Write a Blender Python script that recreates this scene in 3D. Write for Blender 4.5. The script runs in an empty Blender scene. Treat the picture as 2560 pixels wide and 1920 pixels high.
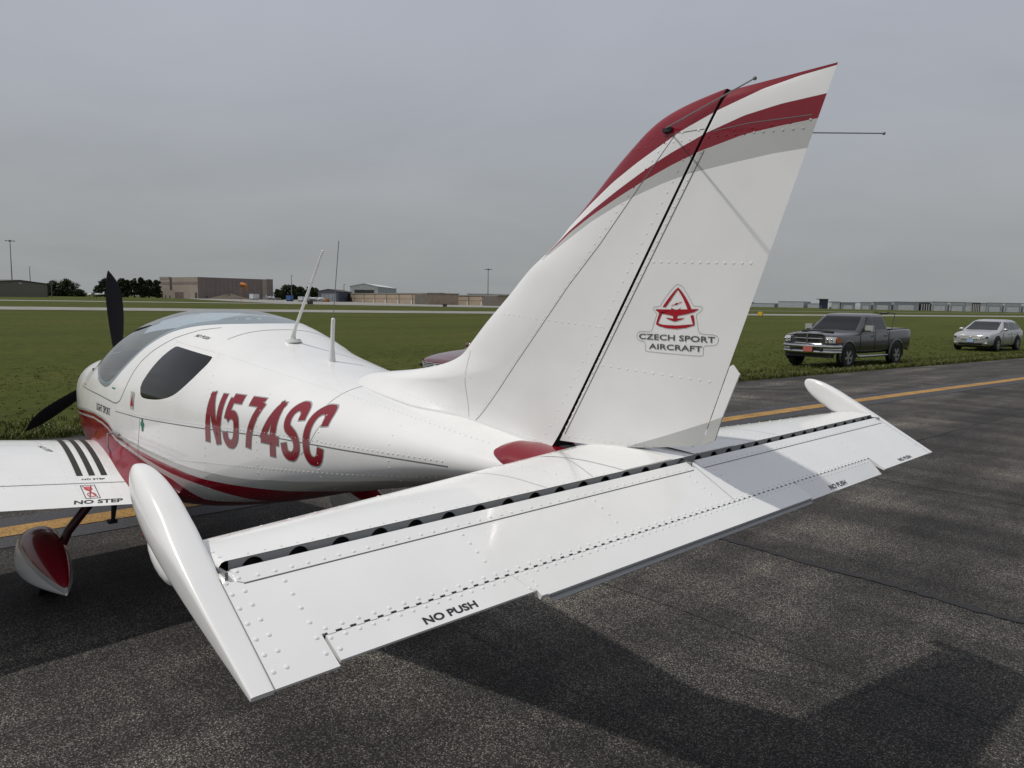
import bpy, math, random
import numpy as np
from mathutils import Vector, Matrix
from mathutils.bvhtree import BVHTree
random.seed(7)
RNG = np.random.default_rng(11)
scn = bpy.context.scene
COL = scn.collection
rad = math.radians

# ------------------------------------------------------------------ camera
cam_d = bpy.data.cameras.new("camera")
cam = bpy.data.objects.new("camera", cam_d)
COL.objects.link(cam)
YAW, PIT, ROL, FPX = -0.8079, -0.1081, 0.0170, 1892.5
fw = Vector((math.sin(YAW) * math.cos(PIT), math.cos(YAW) * math.cos(PIT), math.sin(PIT)))
rt = Vector((math.cos(YAW), -math.sin(YAW), 0))
up = rt.cross(fw)
cr, sr = math.cos(ROL), math.sin(ROL)
R_, U_ = cr * rt + sr * up, -sr * rt + cr * up
cam.matrix_world = Matrix(((R_.x, U_.x, -fw.x, 1.3137), (R_.y, U_.y, -fw.y, -2.0057), (R_.z, U_.z, -fw.z, 1.6981), (0, 0, 0, 1)))
cam_d.sensor_width = 36
cam_d.lens = FPX / 2560 * 36
cam_d.clip_start = 0.05
cam_d.clip_end = 20000
scn.camera = cam

# ------------------------------------------------------------------ sky and sun
SUN = Vector((-0.33, -0.49, 1.0)).normalized()          # towards the sun
sun_el = math.asin(SUN.z)
sun_az = math.atan2(SUN.x, SUN.y)
world = bpy.data.worlds.new("World")
scn.world = world
world.use_nodes = True
wt = world.node_tree
wt.nodes.clear()
def WN(t): return wt.nodes.new(t)
wl = wt.links.new
out = WN('ShaderNodeOutputWorld'); bg = WN('ShaderNodeBackground'); wl(bg.outputs[0], out.inputs[0])
bg.inputs[1].default_value = 1.0
sky = WN('ShaderNodeTexSky'); sky.sky_type = 'NISHITA'; sky.sun_disc = False
sky.sun_elevation = sun_el; sky.sun_rotation = sun_az; sky.air_density = 1.6; sky.dust_density = 4.0
skm = WN('ShaderNodeMix'); skm.data_type = 'RGBA'; skm.blend_type = 'MULTIPLY'; skm.inputs[0].default_value = 1
wl(sky.outputs[0], skm.inputs[6]); skm.inputs[7].default_value = (0.085, 0.085, 0.085, 1)
tc = WN('ShaderNodeTexCoord'); sep = WN('ShaderNodeSeparateXYZ'); wl(tc.outputs['Generated'], sep.inputs[0])
ramp = WN('ShaderNodeValToRGB'); wl(sep.outputs[2], ramp.inputs[0])
el = ramp.color_ramp.elements
el[0].position = 0.0; el[0].color = (0.325, 0.345, 0.352, 1)
el[1].position = 1.0; el[1].color = (0.46, 0.475, 0.51, 1)
for p_, c_ in ((0.06, (0.325, 0.345, 0.358, 1)), (0.16, (0.362, 0.380, 0.410, 1)), (0.33, (0.415, 0.432, 0.487, 1)), (0.6, (0.435, 0.452, 0.50, 1))):
    e_ = el.new(p_); e_.color = c_
# clouds: project the view direction on a flat layer
mx = WN('ShaderNodeMath'); mx.operation = 'MAXIMUM'; wl(sep.outputs[2], mx.inputs[0]); mx.inputs[1].default_value = 0.0
ad = WN('ShaderNodeMath'); ad.operation = 'ADD'; wl(mx.outputs[0], ad.inputs[0]); ad.inputs[1].default_value = 0.22
dv = WN('ShaderNodeVectorMath'); dv.operation = 'DIVIDE'; wl(tc.outputs['Generated'], dv.inputs[0])
cb = WN('ShaderNodeCombineXYZ'); wl(ad.outputs[0], cb.inputs[0]); wl(ad.outputs[0], cb.inputs[1]); cb.inputs[2].default_value = 1
wl(cb.outputs[0], dv.inputs[1])
n1 = WN('ShaderNodeTexNoise'); n1.inputs['Scale'].default_value = 1.1; n1.inputs['Detail'].default_value = 7; n1.inputs['Roughness'].default_value = 0.55; n1.inputs['Distortion'].default_value = 0.6
wl(dv.outputs[0], n1.inputs['Vector'])
cr_ = WN('ShaderNodeValToRGB'); wl(n1.outputs[0], cr_.inputs[0])
cr_.color_ramp.elements[0].position = 0.30; cr_.color_ramp.elements[0].color = (0.955, 0.96, 0.965, 1)
cr_.color_ramp.elements[1].position = 0.70; cr_.color_ramp.elements[1].color = (1.085, 1.08, 1.075, 1)
mul = WN('ShaderNodeMix'); mul.data_type = 'RGBA'; mul.blend_type = 'MULTIPLY'; mul.inputs[0].default_value = 1
wl(ramp.outputs[0], mul.inputs[6]); wl(cr_.outputs[0], mul.inputs[7])
fin_ = WN('ShaderNodeMix'); fin_.data_type = 'RGBA'; fin_.inputs[0].default_value = 0.10
wl(mul.outputs[2], fin_.inputs[6]); wl(skm.outputs[2], fin_.inputs[7])
wl(fin_.outputs[2], bg.inputs[0])

sun_d = bpy.data.lights.new("sun", 'SUN'); sun_d.energy = 2.3; sun_d.angle = rad(1.6); sun_d.color = (1.0, 0.955, 0.89)
sun = bpy.data.objects.new("sun", sun_d); COL.objects.link(sun)
sun.rotation_euler = SUN.to_track_quat('Z', 'Y').to_euler(); sun.location = (0, 0, 60)

scn.view_settings.view_transform = 'Standard'
scn.view_settings.look = 'None'
scn.view_settings.exposure = 0.0
scn.view_settings.gamma = 1.0
scn.view_settings.use_curve_mapping = False
scn.render.engine = 'CYCLES'
scn.cycles.max_bounces = 8
scn.cycles.transparent_max_bounces = 12

# ------------------------------------------------------------------ materials
M = {}
def mat(name, col=(.5, .5, .5), rough=.5, metal=0.0, spec=.5, coat=0.0, emit=None):
    m = bpy.data.materials.new(name); m.use_nodes = True
    b = m.node_tree.nodes['Principled BSDF']
    b.inputs['Base Color'].default_value = (*col, 1)
    b.inputs['Roughness'].default_value = rough
    b.inputs['Metallic'].default_value = metal
    b.inputs['Specular IOR Level'].default_value = spec
    b.inputs['Coat Weight'].default_value = coat
    b.inputs['Coat Roughness'].default_value = 0.04
    if emit: b.inputs['Emission Color'].default_value = (*emit, 1); b.inputs['Emission Strength'].default_value = 1
    M[name] = m
    return m
def nodes(m): return m.node_tree.nodes, m.node_tree.links.new, m.node_tree.nodes['Principled BSDF']
def noisecol(m, scale, c0, c1, detail=5, lo=.35, hi=.65, rough=.55, vec=None, coord='Object', mapscale=None):
    N, Lk, b = nodes(m)
    t = N.new('ShaderNodeTexCoord'); n = N.new('ShaderNodeTexNoise'); r = N.new('ShaderNodeValToRGB')
    n.inputs['Scale'].default_value = scale; n.inputs['Detail'].default_value = detail; n.inputs['Roughness'].default_value = rough
    src = t.outputs[coord]
    if mapscale:
        mp = N.new('ShaderNodeMapping'); mp.inputs['Scale'].default_value = mapscale; Lk(src, mp.inputs[0]); src = mp.outputs[0]
    Lk(src, n.inputs['Vector']); Lk(n.outputs[0], r.inputs[0])
    r.color_ramp.elements[0].position = lo; r.color_ramp.elements[0].color = (*c0, 1)
    r.color_ramp.elements[1].position = hi; r.color_ramp.elements[1].color = (*c1, 1)
    Lk(r.outputs[0], b.inputs['Base Color'])
    return r
def paint(name, c, var=.03, rough=.16, coat=.35):
    m = mat(name, c, rough, 0, .5, coat)
    k0 = tuple(max(0, x * (1 - var)) for x in c); k1 = tuple(x * (1 + var * .4) for x in c)
    noisecol(m, 5.0, k0, k1, 6)
    N, Lk, b = nodes(m)
    t = N.new('ShaderNodeTexCoord'); n = N.new('ShaderNodeTexNoise'); n.inputs['Scale'].default_value = 9; n.inputs['Detail'].default_value = 3
    mr = N.new('ShaderNodeMapRange'); mr.inputs[3].default_value = rough * .75; mr.inputs[4].default_value = rough * 1.35
    Lk(t.outputs['Object'], n.inputs['Vector']); Lk(n.outputs[0], mr.inputs[0]); Lk(mr.outputs[0], b.inputs['Roughness'])
    # sheet metal is never quite flat
    n2 = N.new('ShaderNodeTexNoise'); n2.inputs['Scale'].default_value = 4.5; n2.inputs['Detail'].default_value = 1
    bp = N.new('ShaderNodeBump'); bp.inputs['Strength'].default_value = .12; bp.inputs['Distance'].default_value = .02
    Lk(t.outputs['Object'], n2.inputs['Vector']); Lk(n2.outputs[0], bp.inputs['Height']); Lk(bp.outputs[0], b.inputs['Normal'])
    return m
paint('white', (.81, .812, .80))
paint('red', (.215, .006, .016), .08, .15, .25)
paint('gpaint', (.47, .475, .46), .04)
mat('black', (.012, .012, .014), .55)
mat('prop', (.008, .008, .012), .6, 0, .25)
mat('dark', (.02, .02, .022), .8)
mat('seam', (.16, .16, .16), .6)
mat('lightseam', (.42, .42, .42), .5)
mat('letter', (.022, .024, .028), .5)
mat('decalgrey', (.085, .088, .092), .45)
mat('decalred', (.36, .006, .016), .35)
mat('decaledge', (.30, .32, .30), .5)
mat('clear', (.74, .745, .72), .25)
mat('green', (.012, .17, .085), .5)
mat('pinkred', (.62, .13, .12), .5)
mat('spar', (.30, .305, .31), .5)
mat('steel', (.35, .35, .35), .35, .8)
mat('walk', (.022, .022, .02), .9)
mat('rubber', (.012, .012, .012), .8)
mat('antwhite', (.72, .72, .70), .35)
mat('wire', (.20, .20, .20), .5, .3)
mat('cabin', (.045, .047, .05), .8)
mat('shade', (.62, .66, .68), .75)
def glass(name, tint, alpha, rough=.02):
    m = bpy.data.materials.new(name); m.use_nodes = True; nt = m.node_tree; nt.nodes.clear()
    o = nt.nodes.new('ShaderNodeOutputMaterial'); mixs = nt.nodes.new('ShaderNodeMixShader')
    tr = nt.nodes.new('ShaderNodeBsdfTransparent'); tr.inputs[0].default_value = (*tint, 1)
    gl = nt.nodes.new('ShaderNodeBsdfGlossy'); gl.inputs['Roughness'].default_value = rough; gl.inputs[0].default_value = (1, 1, 1, 1)
    lw = nt.nodes.new('ShaderNodeLayerWeight'); lw.inputs[0].default_value = .5; fr = nt.nodes.new('ShaderNodeMath'); fr.operation = 'POWER'; fr.inputs[1].default_value = 4.0; nt.links.new(lw.outputs['Facing'], fr.inputs[0])
    ad_ = nt.nodes.new('ShaderNodeMath'); ad_.operation = 'ADD'; ad_.inputs[1].default_value = alpha
    nt.links.new(fr.outputs[0], ad_.inputs[0]); nt.links.new(ad_.outputs[0], mixs.inputs[0])
    nt.links.new(tr.outputs[0], mixs.inputs[1]); nt.links.new(gl.outputs[0], mixs.inputs[2]); nt.links.new(mixs.outputs[0], o.inputs[0])
    M[name] = m; return m
glass('canopyglass', (.74, .81, .84), .10)
glass('darkglass', (.13, .155, .175), .035)
glass('carglass', (.06, .07, .075), .04)
glass('lens', (.85, .87, .88), .12)

# ------------------------------------------------------------------ mesh helpers
class MB:
    def __init__(s): s.v = []; s.f = []; s.m = []
    def add(s, vs, fs, mi=0):
        o = len(s.v); s.v.extend([tuple(map(float, q)) for q in vs])
        for q in fs: s.f.append(tuple(i + o for i in q)); s.m.append(mi)
        return s
    def box(s, c, d, mi=0, rot=None, taper=None):
        hx, hy, hz = d[0] / 2, d[1] / 2, d[2] / 2
        vs = []
        for z in (-1, 1):
            for x, y in ((-1, -1), (1, -1), (1, 1), (-1, 1)):
                k = (taper if (taper and z > 0) else 1)
                q = Vector((x * hx * k, y * hy * k, z * hz))
                if rot is not None: q = rot @ q
                vs.append((q.x + c[0], q.y + c[1], q.z + c[2]))
        return s.add(vs, [(3, 2, 1, 0), (4, 5, 6, 7), (0, 1, 5, 4), (1, 2, 6, 5), (2, 3, 7, 6), (3, 0, 4, 7)], mi)
    def tube(s, pts, rads, n=10, mi=0, cap=True):
        pts = [Vector(q) for q in pts]
        if not hasattr(rads, '__len__'): rads = [rads] * len(pts)
        vs = []; fs = []
        prev = None
        for i, q in enumerate(pts):
            d = (pts[min(i + 1, len(pts) - 1)] - pts[max(i - 1, 0)]).normalized()
            if prev is None:
                a = Vector((0, 0, 1)) if abs(d.z) < .9 else Vector((1, 0, 0)); u = d.cross(a).normalized()
            else: u = (prev - d * prev.dot(d)).normalized()
            prev = u; w = d.cross(u)
            for k in range(n):
                t = 2 * math.pi * k / n; p_ = q + (u * math.cos(t) + w * math.sin(t)) * rads[i]; vs.append(p_)
        for i in range(len(pts) - 1):
            for k in range(n): fs.append((i * n + k, i * n + (k + 1) % n, (i + 1) * n + (k + 1) % n, (i + 1) * n + k))
        if cap: fs.append(tuple(range(n - 1, -1, -1))); fs.append(tuple(range((len(pts) - 1) * n, len(pts) * n)))
        return s.add(vs, fs, mi)
    def ball(s, c, r, n=12, m=8, mi=0):
        if not hasattr(r, '__len__'): r = (r, r, r)
        vs = []; fs = []
        for i in range(m + 1):
            ph = math.pi * i / m
            for k in range(n):
                t = 2 * math.pi * k / n
                vs.append((c[0] + r[0] * math.sin(ph) * math.cos(t), c[1] + r[1] * math.sin(ph) * math.sin(t), c[2] + r[2] * math.cos(ph)))
        for i in range(m):
            for k in range(n): fs.append((i * n + k, (i + 1) * n + k, (i + 1) * n + (k + 1) % n, i * n + (k + 1) % n))
        return s.add(vs, fs, mi)
    def grid(s, rows, mi=0, closed=False, flip=False):
        n = len(rows[0]); vs = [q for r_ in rows for q in r_]; fs = []
        for i in range(len(rows) - 1):
            for k in range(n if closed else n - 1):
                q = (i * n + k, i * n + (k + 1) % n, (i + 1) * n + (k + 1) % n, (i + 1) * n + k)
                fs.append(q[::-1] if flip else q)
        return s.add(vs, fs, mi)
    def poly_extrude(s, pts, axis, a, b, mi=0):
        """closed 2d outline extruded along an axis between a and b (outline coordinates are the other two axes in order)"""
        def mk(q, t):
            if axis == 0: return (t, q[0], q[1])
            if axis == 1: return (q[0], t, q[1])
            return (q[0], q[1], t)
        n = len(pts); vs = [mk(q, a) for q in pts] + [mk(q, b) for q in pts]
        fs = [tuple(range(n))[::-1], tuple(range(n, 2 * n))] + [(k, (k + 1) % n, n + (k + 1) % n, n + k) for k in range(n)]
        return s.add(vs, fs, mi)
    def build(s, name, mats, parent=None, inv=None, smooth=True, autos=40, shift=None):
        me = bpy.data.meshes.new(name)
        v = s.v if shift is None else [(a - shift[0], b - shift[1], c - shift[2]) for a, b, c in s.v]
        me.from_pydata(v, [], s.f)
        if not isinstance(mats, (list, tuple)): mats = [mats]
        for q in mats: me.materials.append(M[q] if isinstance(q, str) else q)
        if len(mats) > 1: me.polygons.foreach_set('material_index', s.m)
        me.update()
        if smooth:
            me.polygons.foreach_set('use_smooth', [True] * len(s.f))
            if autos: me.set_sharp_from_angle(angle=rad(autos))
        o = bpy.data.objects.new(name, me); COL.objects.link(o)
        if parent is not None:
            o.parent = parent
            if inv is not None: o.matrix_parent_inverse = inv
        return o
def thing(name, label, cat, loc=(0, 0, 0), rz=0, group=None):
    e = bpy.data.objects.new(name, None); COL.objects.link(e); e.location = loc; e.rotation_euler = (0, 0, rz)
    e.empty_display_size = .2
    tag(e, label, cat, group); return e
def tag(o, label=None, cat=None, group=None, kind=None):
    if label: o['label'] = label
    if cat: o['category'] = cat
    if group: o['group'] = group
    if kind: o['kind'] = kind
    return o
def copy_thing(o, loc, rz=None, label=None, parent=None):
    c = o.copy(); COL.objects.link(c); c.parent = parent
    if parent is None:
        c.location = loc
        if rz is not None: c.rotation_euler = (0, 0, rz)
        if label: c['label'] = label
    for ch in list(o.children): copy_thing(ch, None, parent=c)
    return c
def pchip(xs, ys):
    xs = np.array(xs, float); ys = np.array(ys, float); h = np.diff(xs); d = np.diff(ys) / h; m = np.zeros(len(xs))
    for i in range(1, len(xs) - 1):
        if d[i - 1] * d[i] > 0:
            w1 = 2 * h[i] + h[i - 1]; w2 = h[i] + 2 * h[i - 1]; m[i] = (w1 + w2) / (w1 / d[i - 1] + w2 / d[i])
    m[0] = d[0]; m[-1] = d[-1]
    def f(x):
        if x <= xs[0]: return ys[0] + m[0] * (x - xs[0])
        if x >= xs[-1]: return ys[-1] + m[-1] * (x - xs[-1])
        i = int(np.searchsorted(xs, x)) - 1; t = (x - xs[i]) / h[i]
        return float((2 * t**3 - 3 * t**2 + 1) * ys[i] + (t**3 - 2 * t**2 + t) * h[i] * m[i] + (-2 * t**3 + 3 * t**2) * ys[i + 1] + (t**3 - t**2) * h[i] * m[i + 1])
    return f
def lin(pts):
    xs = [q[0] for q in pts]; ys = [q[1] for q in pts]
    s0 = (ys[1] - ys[0]) / (xs[1] - xs[0]); s1 = (ys[-1] - ys[-2]) / (xs[-1] - xs[-2])
    def f(x):
        if x < xs[0]: return ys[0] + s0 * (x - xs[0])
        if x > xs[-1]: return ys[-1] + s1 * (x - xs[-1])
        return float(np.interp(x, xs, ys))
    return f
def split(V, Fc, g):
    """cut polygons along g(v)=0 so that no polygon crosses it"""
    val = [g(q) for q in V]; V = list(V); cache = {}; out = []
    for fc in Fc:
        s_ = [val[i] for i in fc]
        if all(q >= 0 for q in s_) or all(q <= 0 for q in s_): out.append(fc); continue
        pos, neg = [], []
        n = len(fc)
        for k in range(n):
            a, b = fc[k], fc[(k + 1) % n]; va, vb = val[a], val[b]
            (pos if va >= 0 else neg).append(a)
            if va == 0: neg.append(a)
            if va * vb < 0:
                key = (min(a, b), max(a, b))
                if key not in cache:
                    t = va / (va - vb); cache[key] = len(V)
                    V.append(tuple(V[a][j] + (V[b][j] - V[a][j]) * t for j in range(3))); val.append(0.0)
                pos.append(cache[key]); neg.append(cache[key])
        if len(pos) > 2: out.append(tuple(pos))
        if len(neg) > 2: out.append(tuple(neg))
    return V, out
def center(V, fc):
    n = len(fc); return tuple(sum(V[i][j] for i in fc) / n for j in range(3))
def compact(V, Fs):
    used = {}; nv = []; nf = []
    for fc in Fs:
        q = []
        for i in fc:
            if i not in used: used[i] = len(nv); nv.append(V[i])
            q.append(used[i])
        nf.append(tuple(q))
    return nv, nf
def sdpoly(poly):
    """signed distance (+ inside) to a closed 2d outline"""
    P = np.array(poly, float); Q = np.roll(P, -1, 0)
    def f(x, z):
        d = Q - P; w = np.array([x, z]) - P
        t = np.clip((w * d).sum(1) / (d * d).sum(1), 0, 1)
        dist = np.sqrt((((w - d * t[:, None]))**2).sum(1).min())
        c = ((P[:, 1] > z) != (Q[:, 1] > z)) & (x < (Q[:, 0] - P[:, 0]) * (z - P[:, 1]) / (Q[:, 1] - P[:, 1] + 1e-12) + P[:, 0])
        return dist if c.sum() % 2 else -dist
    return f
def smooth_closed(pts, n=8):
    P = np.array(pts, float); o = []
    k = len(P)
    for i in range(k):
        a, b, c, d = P[i - 1], P[i], P[(i + 1) % k], P[(i + 2) % k]
        for t in np.linspace(0, 1, n, endpoint=False):
            o.append(tuple(.5 * ((2 * b) + (-a + c) * t + (2 * a - 5 * b + 4 * c - d) * t * t + (-a + 3 * b - 3 * c + d) * t**3)))
    return o
def rivet(mb, p, n, r=.004, h=.0016, mi=0, seg=8):
    n = Vector(n).normalized(); a = Vector((0, 0, 1)) if abs(n.z) < .9 else Vector((1, 0, 0)); u = n.cross(a).normalized(); w = n.cross(u); p = Vector(p)
    vs = []; fs = []
    for rr, hh in ((r, -.0006), (r * .92, h * .45), (r * .6, h * .88)):
        for k in range(seg):
            t = 2 * math.pi * k / seg; vs.append(p + (u * math.cos(t) + w * math.sin(t)) * rr + n * hh)
    vs.append(p + n * h)
    for i in range(2):
        for k in range(seg): fs.append((i * seg + k, i * seg + (k + 1) % seg, (i + 1) * seg + (k + 1) % seg, (i + 1) * seg + k))
    for k in range(seg): fs.append((2 * seg + k, 2 * seg + (k + 1) % seg, 3 * seg))
    mb.add(vs, fs, mi)
class Surf:
    """surface to lay decals, rivets and seams on"""
    def __init__(s, V, Fs): s.t = BVHTree.FromPolygons([Vector(q) for q in V], Fs)
    def ray(s, o, d):
        h = s.t.ray_cast(Vector(o), Vector(d)); 
        if h[0] is None: return None
        n = h[1]
        if n.dot(Vector(d)) > 0: n = -n
        return h[0], n
    def side(s, x, z, sg=-1): return s.ray((x, sg * 2.5, z), (0, -sg, 0))
    def top(s, x, y): return s.ray((x, y, 3.5), (0, 0, -1))
    def near(s, p):
        h = s.t.find_nearest(Vector(p)); return h[0], h[1]
def ribbon(mb, pts, w, mi=0, off=.0006):
    """thin strip along a list of (point, normal)"""
    pts = [q for q in pts if q is not None]
    rows = []
    for i, (p_, n_) in enumerate(pts):
        d = (pts[min(i + 1, len(pts) - 1)][0] - pts[max(i - 1, 0)][0]).normalized(); sd = d.cross(n_).normalized()
        rows.append([p_ + n_ * off - sd * w / 2, p_ + n_ * off + sd * w / 2])
    if len(rows) > 1: mb.grid(rows, mi)
def dense(pts, step=.02):
    o = []
    for (a, b), (c, d) in zip(pts[:-1], pts[1:]):
        n = max(1, int(math.hypot(c - a, d - b) / step))
        for k in range(n): o.append((a + (c - a) * k / n, b + (d - b) * k / n))
    o.append(pts[-1]); return o
def text2d(s, bold=0.0):
    """built-in font text as flat triangles: (verts2d, faces), cap height about 0.7"""
    cu = bpy.data.curves.new('t', 'FONT'); cu.body = s; cu.offset = bold; cu.resolution_u = 3
    o = bpy.data.objects.new('t', cu); COL.objects.link(o)
    dg = bpy.context.evaluated_depsgraph_get(); me = o.evaluated_get(dg).to_mesh()
    vs = [(q.co.x, q.co.y) for q in me.vertices]; fs = [tuple(p_.vertices) for p_ in me.polygons]
    o.evaluated_get(dg).to_mesh_clear(); bpy.data.objects.remove(o); bpy.data.curves.remove(cu)
    xs = [q[0] for q in vs]; ys = [q[1] for q in vs]; x0, x1, y0, y1 = min(xs), max(xs), min(ys), max(ys)
    return [((a - x0) / (x1 - x0), (b - y0) / (y1 - y0)) for a, b in vs], fs
def put_text(mb, s, fn, bold=0.0, mi=0):
    """fn maps unit text box (0..1,0..1) to a 3d point"""
    vs, fs = text2d(s, bold)
    pts = [fn(a, b) for a, b in vs]
    if any(q is None for q in pts): 
        bad = {i for i, q in enumerate(pts) if q is None}; pts = [q if q is not None else (0, 0, 0) for q in pts]; fs = [f_ for f_ in fs if not bad & set(f_)]
    mb.add(pts, fs, mi)
# ================================================================== AIRPLANE (x aft, y starboard, z up)
BASE = Vector((-3.4, 0, 0))
plane = thing('airplane', 'white low-wing light airplane with red and grey stripes parked on the tarmac', 'airplane', BASE)
INV = Matrix.Translation(-BASE)
def part(mb, name, mats, smooth=True, autos=40): return mb.build(name, mats, plane, INV, smooth, autos)
def sub(mb, name, mats, par, smooth=True, autos=40): return mb.build(name, mats, par, None, smooth, autos)

# ---------------------------------------------------------------- fuselage
ST = np.array([(-5.52,1.10,.74,.24,.93,2.2,2.2),(-5.46,1.165,.66,.33,.92,2.4,2.3),(-5.36,1.20,.60,.385,.92,2.5,2.4),(-5.15,1.225,.53,.44,.92,2.5,2.6),
(-4.95,1.240,.48,.485,.925,2.45,2.8),(-4.80,1.258,.455,.515,.93,2.35,2.9),(-4.60,1.322,.44,.545,.94,2.2,3.1),(-4.40,1.437,.43,.565,.95,2.15,3.3),
(-4.20,1.522,.425,.58,.96,2.15,3.5),(-4.00,1.575,.425,.592,.97,2.15,3.7),(-3.60,1.618,.435,.603,.985,2.2,4.0),(-3.30,1.622,.455,.603,.995,2.25,4.2),
(-3.00,1.598,.495,.592,1.005,2.3,4.3),(-2.75,1.539,.537,.573,1.01,2.4,4.3),(-2.50,1.451,.590,.548,1.02,2.45,4.2),(-2.10,1.376,.686,.492,1.035,2.45,3.9),
(-1.73,1.320,.790,.437,1.05,2.4,3.4),(-1.30,1.268,.895,.365,1.075,2.3,2.9),(-0.90,1.226,.990,.29,1.095,2.2,2.4),(-0.50,1.18,1.04,.205,1.105,2,2),
(-0.10,1.155,1.075,.115,1.115,2,2),
(0.04,1.145,1.09,.06,1.118,2,2)])
SF = [pchip(ST[:, 0], ST[:, k]) for k in range(1, 7)]
def hull_sec(x, n=112):
    zt, zb, w, zw, nu, nl = [f(x) for f in SF]; r = []
    for k in range(n):
        a = 2 * math.pi * (k + .5) / n; c, s_ = math.cos(a), math.sin(a); e = nu if s_ > 0 else nl; h = zt - zw if s_ > 0 else zw - zb
        r.append((x, w * math.copysign(abs(c)**(2 / e), c), zw + h * math.copysign(abs(s_)**(2 / e), s_)))
    return r
hx = np.unique(np.concatenate([np.linspace(-5.52, -4.9, 26), np.linspace(-4.9, -2.5, 100), np.linspace(-2.5, .04, 60)]))
mbh = MB().grid([hull_sec(x) for x in hx], closed=True)
HV, HF = mbh.v, mbh.f
HULL = Surf(HV, HF)
n_ = 112; HF = HF + [tuple(range(n_)), tuple(range(len(HV) - n_, len(HV)))[::-1]]
zglass = pchip([-4.80,-4.6,-4.4,-4.27,-4.17,-4.119,-3.987,-3.9,-3.841,-3.735,-3.626,-3.499,-3.397,-3.30,-3.184,-3.011,-2.871,-2.787,-2.755,-2.7],
               [1.285,1.268,1.232,1.205,1.178,1.153,1.126,1.120,1.126,1.165,1.232,1.318,1.395,1.45,1.499,1.534,1.547,1.552,1.60,1.75])
gl_g = lambda q: q[2] - (zglass(q[0]) if -4.85 < q[0] < -2.7 else 9)
WINP = smooth_closed([(-2.977,1.422),(-2.66,1.390),(-2.622,1.376),(-2.609,1.347),(-2.64,1.280),(-2.718,1.212),(-2.814,1.167),(-2.964,1.137),(-3.143,1.127),(-3.205,1.145),(-3.217,1.196),(-3.165,1.263),(-3.105,1.334),(-3.05,1.39),(-3.015,1.414)], 5)
wsd = sdpoly(WINP)
win_g = lambda q: wsd(q[0], q[2]) if (-3.4 < q[0] < -2.5 and 1.05 < q[2] < 1.5) else -1.0
zs1 = lin([(-5.5,.83),(-4.777,.888),(-4.45,.92),(-4.161,.934),(-3.95,.93),(-3.80,.911),(-3.72,.885),(-3.639,.867),(-3.45,.856),(-3.244,.848),(-2.787,.824),(-2.6,.821),(-2.445,.824),(-2.25,.830),(-2.067,.843),(-1.907,.865),(-1.736,.884),(-1.45,.929),(-1.17,.975),(-.9,1.0),(-.6,.9)])
zs2 = lin([(-5.5,.81),(-4.787,.872),(-4.45,.904),(-4.164,.92),(-3.95,.914),(-3.802,.897),(-3.72,.870),(-3.627,.849),(-3.45,.832),(-3.249,.820),(-2.794,.793),(-2.6,.782),(-2.463,.779),(-2.28,.786),(-2.1,.797),(-1.85,.815),(-1.5,.86),(-1.2,.905),(-.9,.85)])
zs3 = lin([(-5.5,.78),(-4.804,.853),(-4.45,.880),(-4.169,.897),(-3.95,.893),(-3.806,.877),(-3.72,.850),(-3.631,.829),(-3.254,.796),(-2.808,.752),(-2.487,.738),(-2.287,.721),(-2.134,.706),(-1.9,.69),(-1.5,.68)])
zs4 = lin([(-5.5,.765),(-4.82,.839),(-4.45,.866),(-4.172,.884),(-3.95,.878),(-3.809,.862),(-3.72,.832),(-3.621,.806),(-3.259,.777),(-2.825,.718),(-2.70,.682),(-2.596,.640),(-2.45,.650),(-2.3,.672),(-2.134,.7055),(-1.9,.6898),(-1.5,.6798)])
V, Fs = HV, HF
for g in (lambda q: q[2] - zs1(q[0]), lambda q: q[2] - zs2(q[0]), lambda q: q[2] - zs3(q[0]), lambda q: q[2] - zs4(q[0]), gl_g, lambda q: gl_g(q) - .028, win_g):
    V, Fs = split(V, Fs, g)
body, bm_, glassF, bandF, winF = [], [], [], [], []
for fc in Fs:
    c = center(V, fc)
    if gl_g(c) > 0:
        (bandF if gl_g(c) < .028 else glassF).append(fc); continue
    if win_g(c) > 0: winF.append(fc); continue
    z, x = c[2], c[0]
    k = 0 if z > zs1(x) else 2 if z > zs2(x) else 1 if z > zs3(x) else 2 if z > zs4(x) else 1
    body.append(fc); bm_.append(k)
nv, nf = compact(V, body)
mb = MB(); mb.v = nv; mb.f = nf; mb.m = bm_
fuselage = part(mb, 'fuselage', ['white', 'red', 'gpaint'], autos=50)
nv, nf = compact(V, glassF); mb = MB(); mb.v = nv; mb.f = nf; mb.m = [0] * len(nf)
canopy = part(mb, 'canopy', ['canopyglass']); canopy['label'] = 'tinted bubble canopy glass'
nv, nf = compact(V, bandF); mb = MB(); mb.v = nv; mb.f = nf; mb.m = [0] * len(nf)
mat('glassband', (.20, .25, .265), .12, 0, .5, .4)
sub(mb, 'glass_edge', ['glassband'], canopy)
for sg in (-1, 1):
    fs = [fc for fc in winF if center(V, fc)[1] * sg > 0]; nv, nf = compact(V, fs); mb = MB(); mb.v = nv; mb.f = nf; mb.m = [0] * len(nf)
    part(mb, 'side_window', ['darkglass'])
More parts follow.
